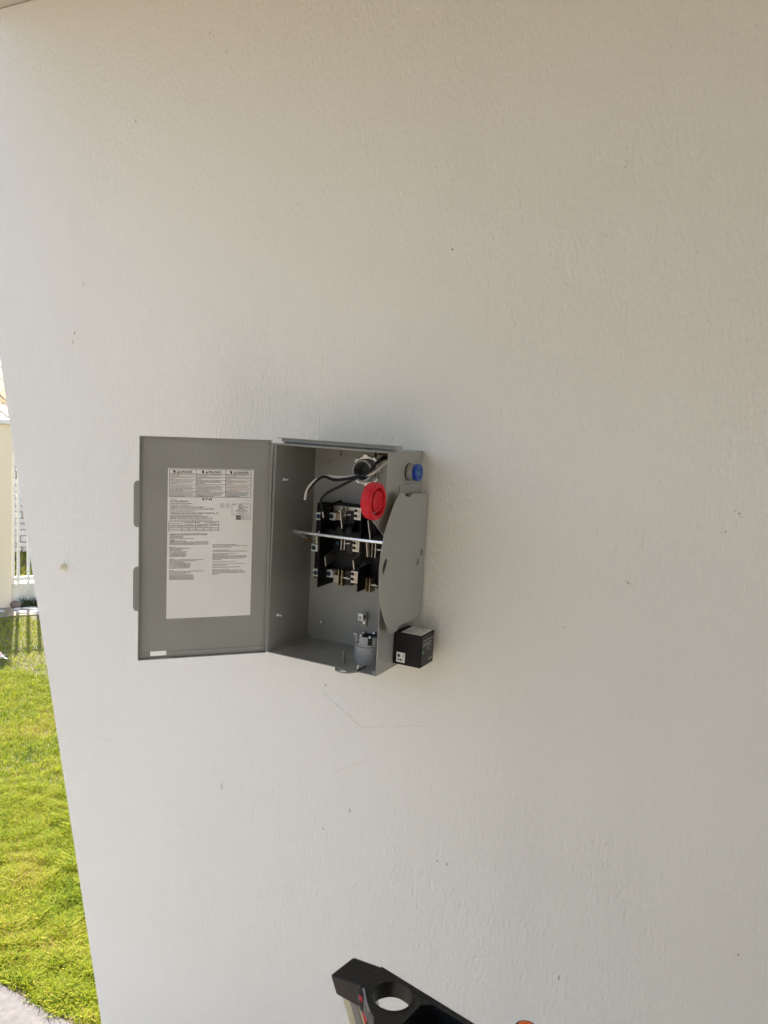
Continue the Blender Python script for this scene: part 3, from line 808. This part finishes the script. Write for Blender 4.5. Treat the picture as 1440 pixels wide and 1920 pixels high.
def lug(cx, cz, front, s=.0150, back=-0.034):
    mb = MB(); mb.box((cx - s / 2, front, cz - s / 2), (cx + s / 2, back, cz + s / 2)); l = mb.build('lug', 'alu', sb, bevel=0.0006)
    mb = MB(); mb.lathe((cx - .001, front + .0002, cz), (0, -1, 0), [(0, .0052), (.0012, .0052), (.0016, .0046), (.0016, .0026), (.0004, .0024)], 20); sc_ = mb.build('lug_screw', 'bluescrew', l)
    mb = MB(); mb.lathe((cx - .001, front - .0009, cz), (0, -1, 0), [(0, .0023), (.0002, .0023)], 6); mb.build('hex_socket', 'hole', sc_)
    return l
lug(0.0785, 0.277, -0.052); lug(0.0785, 0.1580, -0.052)
for cz, cx in ((0.2735, 0.0465), (0.2069, 0.0385), (0.1549, 0.0455)):
    lug(cx, cz, -0.05, .0150)
mb = MB(); mb.tube(smooth_path([(0.05, -.042, .245), (0.043, -.046, .232), (0.043, -.046, .216)]), .004, 10); mb.build('neutral_link', 'tin', sb)
mb = MB(); mb.tube(smooth_path([(0.042, -.036, .20), (0.053, -.04, .188), (0.055, -.04, .16)]), .0035, 8); mb.build('neutral_link', 'black', sb)
def jaw(cx, z0, z1, front, gap=.0075, mat='tin'):
    for s in (-1, 1):
        mb = MB(); mb.box((cx + s * gap / 2 - .0011, front, z0), (cx + s * gap / 2 + .0011, -0.034, z1)); j = mb.build('jaw', mat, sb, bevel=0.0005)
    mb = MB(); mb.tube([(cx - gap * 1.1, front + .008, (z0 + z1) / 2), (cx + gap * 2.4, front + .008, (z0 + z1) / 2)], .0016, 8); mb.build('jaw_rivet', 'steel', sb)
    mb = MB(); mb.tube(smooth_path([(cx + gap * .7, front + .004, (z0 + z1) / 2 + .001), (cx + gap * 1.4, front + .001, (z0 + z1) / 2 + .002), (cx + gap * 2.0, front + .003, (z0 + z1) / 2 + .003)], 4), .0013, 8); mb.build('jaw_spring', 'alu', sb)
jaw(0.1055, 0.2655, 0.2985, -0.052); jaw(0.106, 0.2105, 0.236, -0.050); jaw(0.1065, 0.1365, 0.1705, -0.056, .0082, 'brass')
jaw(0.1675 + .004, 0.1335, 0.1625, -0.056, .0082, 'brass'); jaw(0.180, 0.205, 0.236, -0.055)
for z0, z1, y in ((0.264, 0.292, -0.05), (0.206, 0.236, -.05), (0.139, 0.169, -0.05)):
    mb = MB(); mb.box((0.112, y + .004, z0), (0.1285, -0.034, z1)); mb.build('arc_block', 'darkprint', sb, bevel=0.0008)
for z0, z1 in ((0.2755, 0.3005), (0.2105, 0.2347), (0.146, 0.1711)):
    mb = MB(); mb.prism([(0.1287, z0), (0.1445, z0), (0.1445, z1), (0.1287, z1)], [], XZ, -0.0345, -0.0500); tb = mb.build('terminal_block', 'tin', sb, bevel=0.0006)
    for k in range(2):
        zc = z0 + (z1 - z0) * (.3 + .42 * k)
        mb = MB(); mb.prism([(0.1325 + .004 * math.cos(a), zc + .0042 * math.sin(a)) for a in (-.6, .2, 1.0, 1.8, 2.6, 3.6)], [], XZ, -0.0501, -0.0506); mb.build('stamped_figure', 'blackcase', tb)
        mb = MB(); mb.box((0.1385, -0.0506, zc - .003), (0.1405, -0.0501, zc + .003)); mb.build('stamped_figure', 'brass', tb)
mb = MB(); mb.box((0.074, -.0415, .286), (0.128, -.0345, .2995)); mb.build('line_strap', 'tin', sb, bevel=.0006)
mb = MB(); mb.box((0.0855, -.046, .1405), (0.1005, -.0345, .1560)); mb.build('line_strap', 'tin', sb, bevel=.0006)
for z0 in (0.2755 - .0005,):
    mb = MB(); mb.box((0.086, -.047, .270), (0.0955, -.0345, .2845)); mb.build('line_strap', 'brass', sb, bevel=.0006)
def blade(x, pts, lean=0.0, mat='tin', th=.0022):
    mb = MB(); mb.prism(pts, [], lambda u, v, d: Vector((d + lean * (v - pts[0][1]), u, v)), x, x + th)
    return mb.build('contact_blade', mat, sb, bevel=0.0004)
blade(0.0765, [(-0.072, 0.1965), (-0.03, 0.209), (-0.03, 0.187), (-0.070, 0.1757)], -.12)
blade(0.1515, [(-0.088, 0.2000), (-0.03, 0.219), (-0.03, 0.195), (-0.086, 0.181)], -.12)
blade(0.1045, [(-0.068, 0.2935), (-0.03, 0.297), (-0.03, 0.272), (-0.070, 0.2575)], -.22)
blade(0.1725, [(-0.074, 0.281), (-0.03, 0.288), (-0.03, 0.255), (-0.074, 0.240)], -.20)
blade(0.1700, [(-0.070, 0.236), (-0.03, 0.24), (-0.03, 0.205), (-0.066, 0.207)], -.05)
mb = MB(); mb.tube([(0.073, -.06, .247), (0.244, -.06, .247)], .007, 14); mb.build('rotor_bar', 'black', sb)
for x in (0.098, 0.118):
    mb = MB(); mb.lathe((x, -.055, .252), (1, 0, 0), [(0, .012), (.004, .0145), (.012, .0145), (.016, .012)], 16); mb.build('rotor_hub', 'blackcase', sb)
mb = MB(); mb.lathe((0.1235, -.049, .2575), (0, -1, 0), [(0, .0032), (.0012, .003), (.0016, .0015)], 14); mb.build('rotor_screw', 'alu', sb)
mb = MB(); mb.lathe((0.094, -.05, .2235), (0, -1, 0), [(0, .0036), (.0014, .0032)], 14); mb.build('rotor_screw', 'bluescrew', sb)
for k in range(4):
    mb = MB(); mb.box((0.186, -.0372, .265 + .0065 * k), (0.196, -.0346, .2665 + .0065 * k)); mb.build('base_rib', 'darkprint', base)

# ground lug
mb = MB(); mb.box((0.138, -0.0085, 0.0495), (0.1475, -0.0032, 0.079)); gl = mb.build('ground_lug', 'tin', sb, bevel=.0005)
mb = MB(); mb.box((0.1372, -0.026, 0.0645), (0.149, -0.0086, 0.0790)); mb.build('lug_body', 'alu', gl, bevel=.0007)
mb = MB(); mb.lathe((0.1431, -.0258, .0717), (0, -1, 0), [(0, .0042), (.001, .0042), (.0012, .0036)], 16); mb.build('lug_screw', 'tin', gl)
mb = MB(); mb.box((0.1424, -.0275, .0685), (0.1438, -.0270, .0750)); mb.build('screw_slot', 'hole', gl)
mb = MB(); mb.lathe((0.1492, -.018, .0717), (1, 0, 0), [(0, .0036), (.0003, .0036)], 14); mb.build('wire_hole', 'hole', gl)
mb = MB(); mb.lathe((0.1428, -.0085, .0560), (0, -1, 0), [(0, .004), (.0022, .0036), (.003, .002)], 14); mb.build('mounting_screw', 'steel', gl)

# operating rod
rod = smooth_path([(0.2505, -.150, .2545), (0.20, -.138, .2515), (0.06, -.108, .2458), (0.022, -.098, .2442), (0.0105, -.092, .2435), (0.006, -.080, .2405), (0.010, -.060, .2315), (0.016, -.045, .2245)], 6)
mb = MB(); mb.tube(rod, .0033, 14); mb.build('operating_rod', 'steel', sb)
mb = MB(); mb.lathe((0.010, -.0405, .2195), (1, -.25, 0), [(0, .0055), (.003, .0055), (.003, .003), (.011, .003), (.011, .0046), (.0145, .0046), (.0145, .0024), (.021, .0024)], 12); mb.build('rod_pivot', 'brass', sb)

# handle: flat lever with red grip, outside the right side
mb = MB()
lev = [(-0.2170, .345), (-0.2080, .3045), (-0.1560, .2690), (-0.10, .232), (-0.07, .252), (-0.1225, .3262), (-0.1310, .3268), (-0.1372, .3204), (-0.160, .350)]
mb.prism(lev, [], YZ, W + .0004, W + .0022); mb.build('handle_lever', 'gray', sb, bevel=.0006)
mb = MB(); kc = (W - .0085, -0.2000, .3345)
mb.lathe(kc, (1, 0, 0), [(0, .0302), (.0015, .0322), (.012, .0336), (.0152, .0336), (.0186, .0322), (.0194, .0305), (.0194, .0252), (.0150, .0242), (.0100, .0226), (.0100, .0196), (.0182, .0184), (.0182, .0140), (.0160, .0124), (.0152, .0001)], 56, cap1=False); kn = mb.build('handle_grip', 'red', sb)
for a in range(0, 360, 30):
    ca, sa = math.cos(math.radians(a)), math.sin(math.radians(a))
    c = Vector((kc[0], kc[1] + ca * .0329, kc[2] + sa * .0329))
    mb = MB(); mb.tube([c + Vector((.003, 0, 0)), c + Vector((.0145, 0, 0))], .0007, 6); mb.build('grip_rib', 'red', kn)

# side shield plate with folded edges
off = 0.018
pl = [(-0.134, .3474), (-0.1125, .3464), (-0.1055, .3392), (-0.086, .3374), (-0.0825, .3430), (-0.009, .3398), (-0.0045, .335), (-0.003, .29), (-0.0022, .215), (-0.0035, .163), (-0.0072, .098), (-0.0078, .0928),
      (-0.042, .0903), (-0.1025, .0916), (-0.1105, .0838), (-0.1325, .0825), (-0.142, .0866), (-0.1648, .1136), (-0.1805, .1385), (-0.1902, .160), (-0.1943, .1793), (-0.1972, .210), (-0.195, .2402), (-0.1866, .2729), (-0.1740, .2977), (-0.1553, .3253)]
tear = [(-0.1865, .2140), (-0.1822, .2022), (-0.1790, .2042), (-0.1690, .2190), (-0.1662, .2255), (-0.1690, .2297), (-0.1750, .2298), (-0.1815, .2235)]
mb = MB(); mb.prism(pl, [tear, circ(-0.0370, .2065, .0062, 22), circ(-0.0222, .2237, .0062, 22)], YZ, W + off, W + off + .0016)
sp = mb.build('side_shield', 'gray', sb, bevel=.0004)
mb = MB(); mb.box((W + .0024, -0.120, .0935), (W + off - .0002, -0.012, .0951)); mb.box((W + .0024, -0.080, .3320), (W + off - .0002, -0.012, .3336)); mb.box((W + .0024, -0.0100, .0955), (W + off - .0002, -0.0085, .3318))
mb.build('shield_flange', 'gray', sp, bevel=.0004)
mb = MB(); mb.box((W + off - .0045, -0.1815, .198), (W + off - .0025, -0.1765, .226)); mb.build('lever_stop', 'gray', sp, bevel=.0004)
for y, z in ((-0.0370, .2065), (-0.0222, .2237)):
    mb = MB(); mb.lathe((W + off - .004, y, z), (1, 0, 0), [(0, .0058), (.0032, .0056)], 18); mb.build('plug', 'pvc', sp)
for y, z in ((-.062, .155), (-.11, .29), (-.05, .24)):
    mb = MB(); mb.lathe((W + off + .0016, y, z), (1, 0, 0), [(0, .0008), (.0003, .0006)], 8); mb.build('paint_nick', 'hole', sp)
mb = MB(); mb.prism([(-0.1035, .3378), (-0.090, .3362), (-0.0935, .3425), (-0.1035, .3428)], [], YZ, W + off - .0012, W + off - .0002); mb.build('notch_hole', 'hole', sp)
mb = MB(); mb.prism([(-0.0985, .24), (-0.0012, .24), (-0.0012, .3580), (-0.0965, .3570), (-0.0985, .355)], [circ(-0.0440, .3512, .0017, 12)], YZ, W + .0003, W + .0019); mb.build('side_plate', 'gray', sb, bevel=.0004)
# blue capped push button
mb = MB(); mb.lathe((W, -0.0605, .3822), (1, 0, 0), [(0, .0168), (.0016, .0172), (.0030, .0172)], 32); mb.build('button_gasket', 'darkpvc', sb)
mb = MB(); mb.lathe((W + .003, -0.0605, .3822), (1, 0, 0), [(0, .0165), (.0105, .0165), (.0115, .0158)], 32); mb.build('button_collar', 'gray', sb)
mb = MB(); mb.lathe((W + .0145, -0.0605, .3822), (1, 0, 0), [(0, .0160), (.0035, .0166), (.0075, .0166), (.009, .0152), (.009, .0118), (.0078, .0112), (.0078, .0001)], 40, cap1=False); bc = mb.build('button_cap', 'blue', sb)
mb = MB(); mb.lathe((W + .0224, -0.0605, .3822), (1, 0, 0), [(0, .0095), (.0004, .0092)], 28); mb.build('button_face', 'bluecentre', bc)

# conduit connector in the back knockout
cc = thing('conduit_connector', (0.128, 0, ZB + 0.3735), 'gray plastic conduit end with silver locknut through the back of the switch box', 'conduit fitting')
mb = MB(); mb.lathe((0, 0, 0), (0, -1, 0), [(-.002, .0235), (.024, .0235), (.0246, .0230), (.0246, .0190), (.023, .0182), (-.0002, .0182)], 44, cap0=False, cap1=False); mb.build('pipe_end', 'pipe', cc)
mb = MB(); mb.lathe((0, 0, 0), (0, -1, 0), [(.0247, .0234), (.0262, .0230), (.0266, .0222), (.0266, .0200), (.0258, .0190), (.0247, .0189)], 44, cap0=False, cap1=False); mb.build('pipe_rim', 'pipe_rim', cc)
mb = MB(); mb.lathe((0, 0, 0), (0, -1, 0), [(.0006, .0181), (.0012, .0181)], 32); mb.build('bore_shade_disc', 'darkpvc', cc)  # dark disc painted in for the shade deep in the pipe
for k in range(4):
    mb = MB(); mb.lathe((0, -.009 - .0035 * k, 0), (0, -1, 0), [(0, .0236), (.001, .0246), (.002, .0236)], 40, cap0=False, cap1=False); mb.build('thread', 'pvc', cc)
outer = []
for k in range(96):
    a = 2 * math.pi * k / 96; lobe = (k % 12) < 5
    r = .0325 if lobe else .0290
    outer.append((r * math.cos(a), r * math.sin(a)))
mb = MB(); mb.prism(outer, [circ(0, 0, .0238, 40)], XZ, -0.0034, -0.0082); mb.build('locknut', 'steel', cc, bevel=.0006)
mb = MB(); mb.lathe((0.0265, -.0082, .014), (0, -1, 0), [(0, .0024), (.003, .0022)], 10); mb.build('locknut_screw', 'steel', cc)

# wires
def loc(p): return (p[0], p[1], p[2] + ZB)
wp = [(0.2165, -.060, .4085), (0.2085, -.070, .4100), (0.199, -.080, .4050), (0.1855, -.080, .3908), (0.171, -.080, .3763), (0.1505, -.080, .3665), (0.1245, -.078, .3590), (0.094, -.076, .3540), (0.069, -.074, .3585), (0.0531, -.076, .3500), (0.0405, -.080, .335), (0.0345, -.084, .324)]
def wire(name, pts, r, mat, label, group, tip=None):
    t = thing(name, loc(pts[0]), label, 'wire', group)
    o = Vector(pts[0])
    sp_ = smooth_path([Vector(p) - o for p in pts], 7)
    mb = MB(); mb.tube(sp_, r, 10); mb.build('insulation', mat, t)
    if tip:
        e = sp_[-1]; d = (sp_[-1] - sp_[-2]).normalized()
        mb = MB(); mb.tube([e - d * .001, e + d * tip * .6, e + d * tip], r * .6, 8); mb.build('bare_end', 'copper', t)
    return t
G_ = 'loose wires inside the switch box'
wire('electric_wire', wp, .0029, 'wireblack', 'black wire arching left across the conduit end to hang free in the box', G_)
w2 = [(0.2165, -.066, .4040), (0.2050, -.074, .4050), (0.193, -.084, .3960), (0.180, -.086, .380), (0.165, -.086, .3690), (0.1505, -.084, .3640), (0.1330, -.086, .3540), (0.114, -.088, .3435), (0.088, -.088, .3290), (0.0745, -.088, .3160), (0.0725, -.088, .3085), (0.0745, -.087, .300), (0.0770, -.087, .289)]
wire('electric_wire', w2, .0027, 'wireblack', 'black wire dropping from the conduit end down to the left switch barrier', G_, .012)
w3 = [(0.2165, -.058, .4065), (0.205, -.066, .3985), (0.1900, -.074, .383), (0.1795, -.076, .3740), (0.160, -.074, .3690), (0.136, -.072, .3645), (0.105, -.071, .3600), (0.078, -.070, .3600), (0.060, -.073, .3565), (0.0445, -.079, .3440), (0.0355, -.084, .328), (0.0335, -.086, .3085)]
wire('electric_wire', w3, .0028, 'wirewhite', 'white wire bending down at its cut end in front of the dark left side', G_)

# gray conduit adapter standing in the bottom right corner
ca = thing('conduit_adapter', (0.194, -0.078, ZB + T), 'gray plastic conduit adapter standing in the bottom right corner of the box', 'conduit fitting')
mb = MB(); mb.lathe((0, 0, 0), (0, 0, 1), [(0, .0275), (.002, .0285), (.0335, .0285), (.0345, .0275), (.0345, .0262), (.036, .0262)], 44); mb.build('body', 'pvc', ca)
mb = MB(); mb.lathe((0, 0, 0), (0, 0, 1), [(.036, .0278), (.0368, .0285), (.0395, .0285), (.0395, .0215), (.036, .0215)], 44, cap0=False, cap1=False); mb.build('collar', 'pvc', ca)
for k in range(6):
    a0 = math.radians(60 * k + 12); a1 = math.radians(60 * k + 52)
    pts = [(.0285 * math.cos(a0 + (a1 - a0) * i / 6), .0285 * math.sin(a0 + (a1 - a0) * i / 6)) for i in range(7)] + [(.023 * math.cos(a1 + (a0 - a1) * i / 6), .023 * math.sin(a1 + (a0 - a1) * i / 6)) for i in range(7)]
    mb = MB(); mb.prism(pts, [], XY, .0396, .0545); mb.build('crown_tooth', 'pvc', ca, bevel=.0008)
mb = MB(); mb.lathe((0, 0, 0), (0, 0, 1), [(.0364, .0213), (.0500, .0213), (.0515, .020), (.0515, .0155), (.045, .015)], 36, cap0=False, cap1=True); mb.build('inner_sleeve', 'darkpvc', ca)
for k in range(5):
    a = math.radians(70 * k + 20); mb = MB(); mb.lathe((.0185 * math.cos(a), .0185 * math.sin(a), .0515), (0, 0, 1), [(0, .0035), (.003, .0032), (.0045, .002)], 12); mb.build('clamp_screw', 'steel', ca)
mb = MB(); mb.lathe((-.0215, -.0165, .030), (0, 0, 1), [(.022, .004), (.0255, .0062), (.028, .0058), (.029, .004)], 18); mb.build('clamp_knob', 'pvc', ca)

# surge protector on the right side
sx0, sx1, sy0, sy1, sz0, sz1 = W + .0022, 0.3092, -0.0838, -0.0232, 0.0100, 0.0735
su = thing('surge_protector', (0.28, -0.05, ZB + sz0), 'small black surge protector with a white top sticker beside the switch box', 'surge protector')
o_ = Vector((0.28, -0.05, sz0))
def S(x, y, z): return Vector((x, y, z)) - o_
mb = MB(); mb.box(S(sx0, sy0, sz0), S(sx1, sy1, sz1)); mb.build('case', 'blackcase', su, bevel=.0016, seg=3)
mb = MB(); mb.box(S(sx1 + .0002, sy0 + .0028, sz0 + .003), S(sx1 + .0005, sy1 - .0028, sz1 - .003)); fp = mb.build('front_panel', 'darkprint', su)
mb = MB(); mb.box(S(sx0 + .0125, sy0 + .002, sz1 + .0002), S(sx1 - .0025, sy1 - .004, sz1 + .0005)); ts = mb.build('top_sticker', 'paper', su)
mb = MB()
for k in range(9):
    y = sy0 + .009 + k * .0052; x = sx0 + .016
    while x < sx1 - .008:
        l = random.uniform(.001, .006)
        if random.random() < .8: mb.add([S(x, y, sz1 + .0007), S(min(x + l, sx1 - .006), y, sz1 + .0007), S(min(x + l, sx1 - .006), y + .0014, sz1 + .0007), S(x, y + .0014, sz1 + .0007)], [(0, 1, 2, 3)])
        x += l + .0012
f_ = mb.build('sticker_print', 'graytext', ts, smooth=False); f_['kind'] = 'stuff'
mb = MB(); mb.box(S(sx0 + .007, sy0 - .0005, sz0 + .0050), S(sx0 + .0250, sy0 - .0002, sz0 + .0245)); qs = mb.build('code_sticker', 'paper', su)
mb = MB(); yq = sy0 - .0007
for k in range(4):
    zq = sz0 + .008 + k * .0036; xq = sx0 + .0205
    mb.add([S(xq, yq, zq), S(xq + .0012, yq, zq), S(xq + .0012, yq, zq + .0026), S(xq, yq, zq + .0026)], [(0, 1, 2, 3)])
for x, z, s in ((.0092, .0150, .0058), (.0098, .0085, .0035), (.0145, .0078, .004)):
    mb.add([S(sx0 + x, yq, sz0 + z), S(sx0 + x + s, yq, sz0 + z), S(sx0 + x + s, yq, sz0 + z + s), S(sx0 + x, yq, sz0 + z + s)], [(0, 1, 2, 3)])
mb.build('sticker_print', 'graytext', qs, smooth=False)
# print on the right face: local strips in yz plane
xs_ = sx1 + .0007
def sp_strip(mb, y0, z0, y1, z1): mb.add([S(xs_, y0, z0), S(xs_, y1, z0), S(xs_, y1, z1), S(xs_, y0, z1)], [(0, 1, 2, 3)])
mb = MB(); sp_strip(mb, sy0 + .006, sz1 - .0125, sy1 - .005, sz1 - .0110)
for k, (a, b_) in enumerate(((.006, .046), (.006, .040))):
    y = sy0 + a
    while y < sy0 + b_:
        l = random.uniform(.0012, .0035); sp_strip(mb, y, sz1 - .0185 - k * .0042, y + l, sz1 - .0165 - k * .0042); y += l + .0009
mb.build('panel_print', 'lightprint', fp, smooth=False)
mb = MB(); sp_strip(mb, sy0 + .0275, sz0 + .031, sy0 + .0315, sz0 + .0375); mb.build('panel_icon', 'amber', fp, smooth=False)
mb = MB(); sp_strip(mb, sy0 + .039, sz0 + .0295, sy0 + .046, sz0 + .0305); sp_strip(mb, sy0 + .039, sz0 + .0345, sy0 + .047, sz0 + .0355); sp_strip(mb, sy0 + .037, sz0 + .039, sy0 + .044, sz0 + .0402); mb.build('panel_print', 'lightprint', fp, smooth=False)
mb = MB(); mb.lathe(S(sx1 + .0004, sy0 + .0070, sz0 + .030), (1, 0, 0), [(0, .0032), (.0008, .0030)], 16); mb.build('status_light', 'green', su)
tm = text_part('maker_name', 'E\u00b7T\u00b7N', 0, 0, .0050, 'lightprint', fp, .0165, .0002)
tm.matrix_local = Matrix.Translation(S(xs_, sy0 + .036, sz0 + .0085)) @ Matrix(((0, 0, 1, 0), (1, 0, 0, 0), (0, 1, 0, 0), (0, 0, 0, 1)))

# ------------------------------------------------------------------ step ladder in the foreground
lz = 1.05
A_, B_, C_, D_ = (0.4707, -.6648), (0.4788, -.6222), (0.5086, -.6615), (0.5174, -.6200)
ld = thing('step_ladder', (0.66, -.70, -0.078), 'step ladder with black plastic top cap, cut off by the bottom edge of the picture', 'ladder')
lo = Vector((0.66, -.70, -0.078))
def Lw(x, y, z): return Vector((x, y, z)) - lo
slope = Vector((0.03, 0.42, -1.0))
def down(p, t, z=lz): return Lw(p[0] + slope.x * t, p[1] + slope.y * t, z - t)
mb = MB()
t_ = 0.036
mb.hexa([down(A_, t_), down((C_[0] + .003, C_[1] - .0005), t_ + .012), down((D_[0] + .003, D_[1]), t_ + .004), down(B_, t_)], [Lw(*A_, lz - .0008), Lw(C_[0] + .003, C_[1] - .0005, lz - .0004), Lw(D_[0] + .003, D_[1], lz - .0004), Lw(*B_, lz - .0008)])
mb.build('corner_block', 'capblack', ld, bevel=.0035, seg=3)
topo = [(D_[0], D_[1] + .0005), (0.66, -.6492), (0.86, -.6890), (0.825, -.8500), (0.60, -.8050), (0.5465, -.6962), (C_[0], C_[1] - .0010)]
tray = [(0.5790, -.6900), (0.5845, -.6535), (0.5965, -.6450), (0.80, -.6850), (0.785, -.815), (0.61, -.778)]
mb = MB(); mb.prism(topo, [circ(0.5512, -.6578, .0228, 40), tray], lambda u, v, d: Lw(u, v, d), lz - .020, lz); mb.build('top_cap', 'capblack', ld, bevel=.0014, seg=2)
tcx, tcy = .69, -.735
mb = MB(); mb.prism([(tcx + (u - tcx) * 1.03, tcy + (v - tcy) * 1.03) for u, v in tray], [tray], lambda u, v, d: Lw(u, v, d), lz - .033, lz - .0205); mb.build('tray_wall', 'capblack', ld)
mb = MB(); mb.prism(tray, [], lambda u, v, d: Lw(u, v, d), lz - .033, lz - .028); mb.build('tray_floor', 'capblack', ld)
mb = MB(); mb.hexa([Lw(.526, -.690, lz - .0045), Lw(.5325, -.693, lz - .0045), Lw(.5165, -.667, lz - .0045), Lw(.511, -.667, lz - .0045)], [Lw(.526, -.690, lz + .0006), Lw(.5325, -.693, lz + .0006), Lw(.5165, -.667, lz + .0006), Lw(.511, -.667, lz + .0006)])
mb.build('tool_slot', 'hole', ld)
mb = MB(); mb.hexa([Lw(.5205, -.6815, lz), Lw(.5268, -.6865, lz), Lw(.5235, -.6795, lz), Lw(.5178, -.6765, lz)], [Lw(.5205, -.6815, lz + .0014), Lw(.5268, -.6865, lz + .0014), Lw(.5235, -.6795, lz + .0014), Lw(.5178, -.6765, lz + .0014)])
mb.build('slot_label', 'stickerred', ld)
mb = MB(); mb.tube([Lw(.5175, -.6655, lz + .0006), Lw(.5290, -.681, lz + .0006), Lw(.5410, -.6945, lz + .0006)], .0013, 8); mb.build('slot_rim', 'railgray', ld)
for (x0, y0), (x1, y1) in (((.600, -.6455), (.80, -.685)), ((.5845, -.6535), (.5790, -.690))):
    mb = MB(); mb.tube([Lw(x0, y0, lz + .0002), Lw(x1, y1, lz + .0002)], .0011, 8); mb.build('moulded_rib', 'capblack', ld)
mb = MB(); mb.prism(circ(0.5512, -.6578, .0243, 40), [circ(0.5512, -.6578, .0229, 40)], lambda u, v, d: Lw(u, v, d), lz - .002, lz + .0007); mb.build('hole_rim', 'capblack', ld, bevel=.0003)
# four rails and steps
def rail_mesh(p, dx, dy, w, d, name='rail'):
    top = [Lw(p[0], p[1], lz - .03), Lw(p[0] + w, p[1] + w * .1, lz - .03), Lw(p[0] + w, p[1] + d, lz - .03), Lw(p[0], p[1] + d, lz - .03)]
    L_ = lz + .078 - .03
    bot = [v + Vector((dx * L_, dy * L_, -L_)) for v in top]
    mb = MB(); mb.hexa(bot, top); return mb.build('rail', 'rail', ld, bevel=.002), top, bot
r1, tq, bq = rail_mesh((0.4785, -.650), .03, .42, .034, .028)
def on_rail(u0, u1, t0, t1, mat, name, e=.0012):
    f = lambda u, t: (tq[0].lerp(tq[1], u)).lerp(bq[0].lerp(bq[1], u), t)
    n = Vector((0, -1, -.42)).normalized() * e
    q = [f(u0, t0), f(u1, t0), f(u1, t1), f(u0, t1)]
    mb = MB(); mb.hexa(q, [v + n for v in q]); return mb.build(name, mat, r1)
on_rail(.33, .60, 0.0, .95, 'railgray', 'rail_web')
on_rail(.72, 1.0, 0.0, .075, 'stickerred', 'rail_sticker')
on_rail(.80, 1.0, 0.035, .07, 'ink', 'sticker_panel', .0018)
rail_mesh((0.80, -.70), .03, .42, .034, .028)
rail_mesh((0.575, -.785), -.05, -.30, .03, .03)
rail_mesh((0.79, -.83), .06, -.30, .03, .03)
for k in range(1, 4):
    t = .27 * k
    mb = MB(); mb.box(Lw(.585 - .05 * t, -.80 - .30 * t - .04, lz - .03 - t), Lw(.815 + .06 * t, -.80 - .30 * t + .05, lz - .005 - t)); mb.build('step', 'railgray', ld, bevel=.003)

# screwdriver standing in the ladder tray
sd = thing('screwdriver', (0.7215, -.7125, lz - .028), 'orange ended black screwdriver handle standing in the ladder cap, at the bottom edge', 'screwdriver')
mb = MB(); mb.lathe((0, 0, 0.012), (0, 0, 1), [(0, .009), (.02, .012), (.06, .0125), (.080, .0132), (.086, .0130), (.0885, .0118), (.0885, .0096)], 28); mb.build('handle', 'capblack', sd)
mb = MB(); mb.lathe((0, 0, 0.1004), (0, 0, 1), [(0, .0094), (.0015, .0092), (.003, .0075), (.0036, .003)], 28); mb.build('end_cap', 'orange', sd)
mb = MB(); mb.lathe((0, 0, 0.0), (0, 0, 1), [(0, .003), (.012, .003)], 12); mb.build('shaft', 'steel', sd)
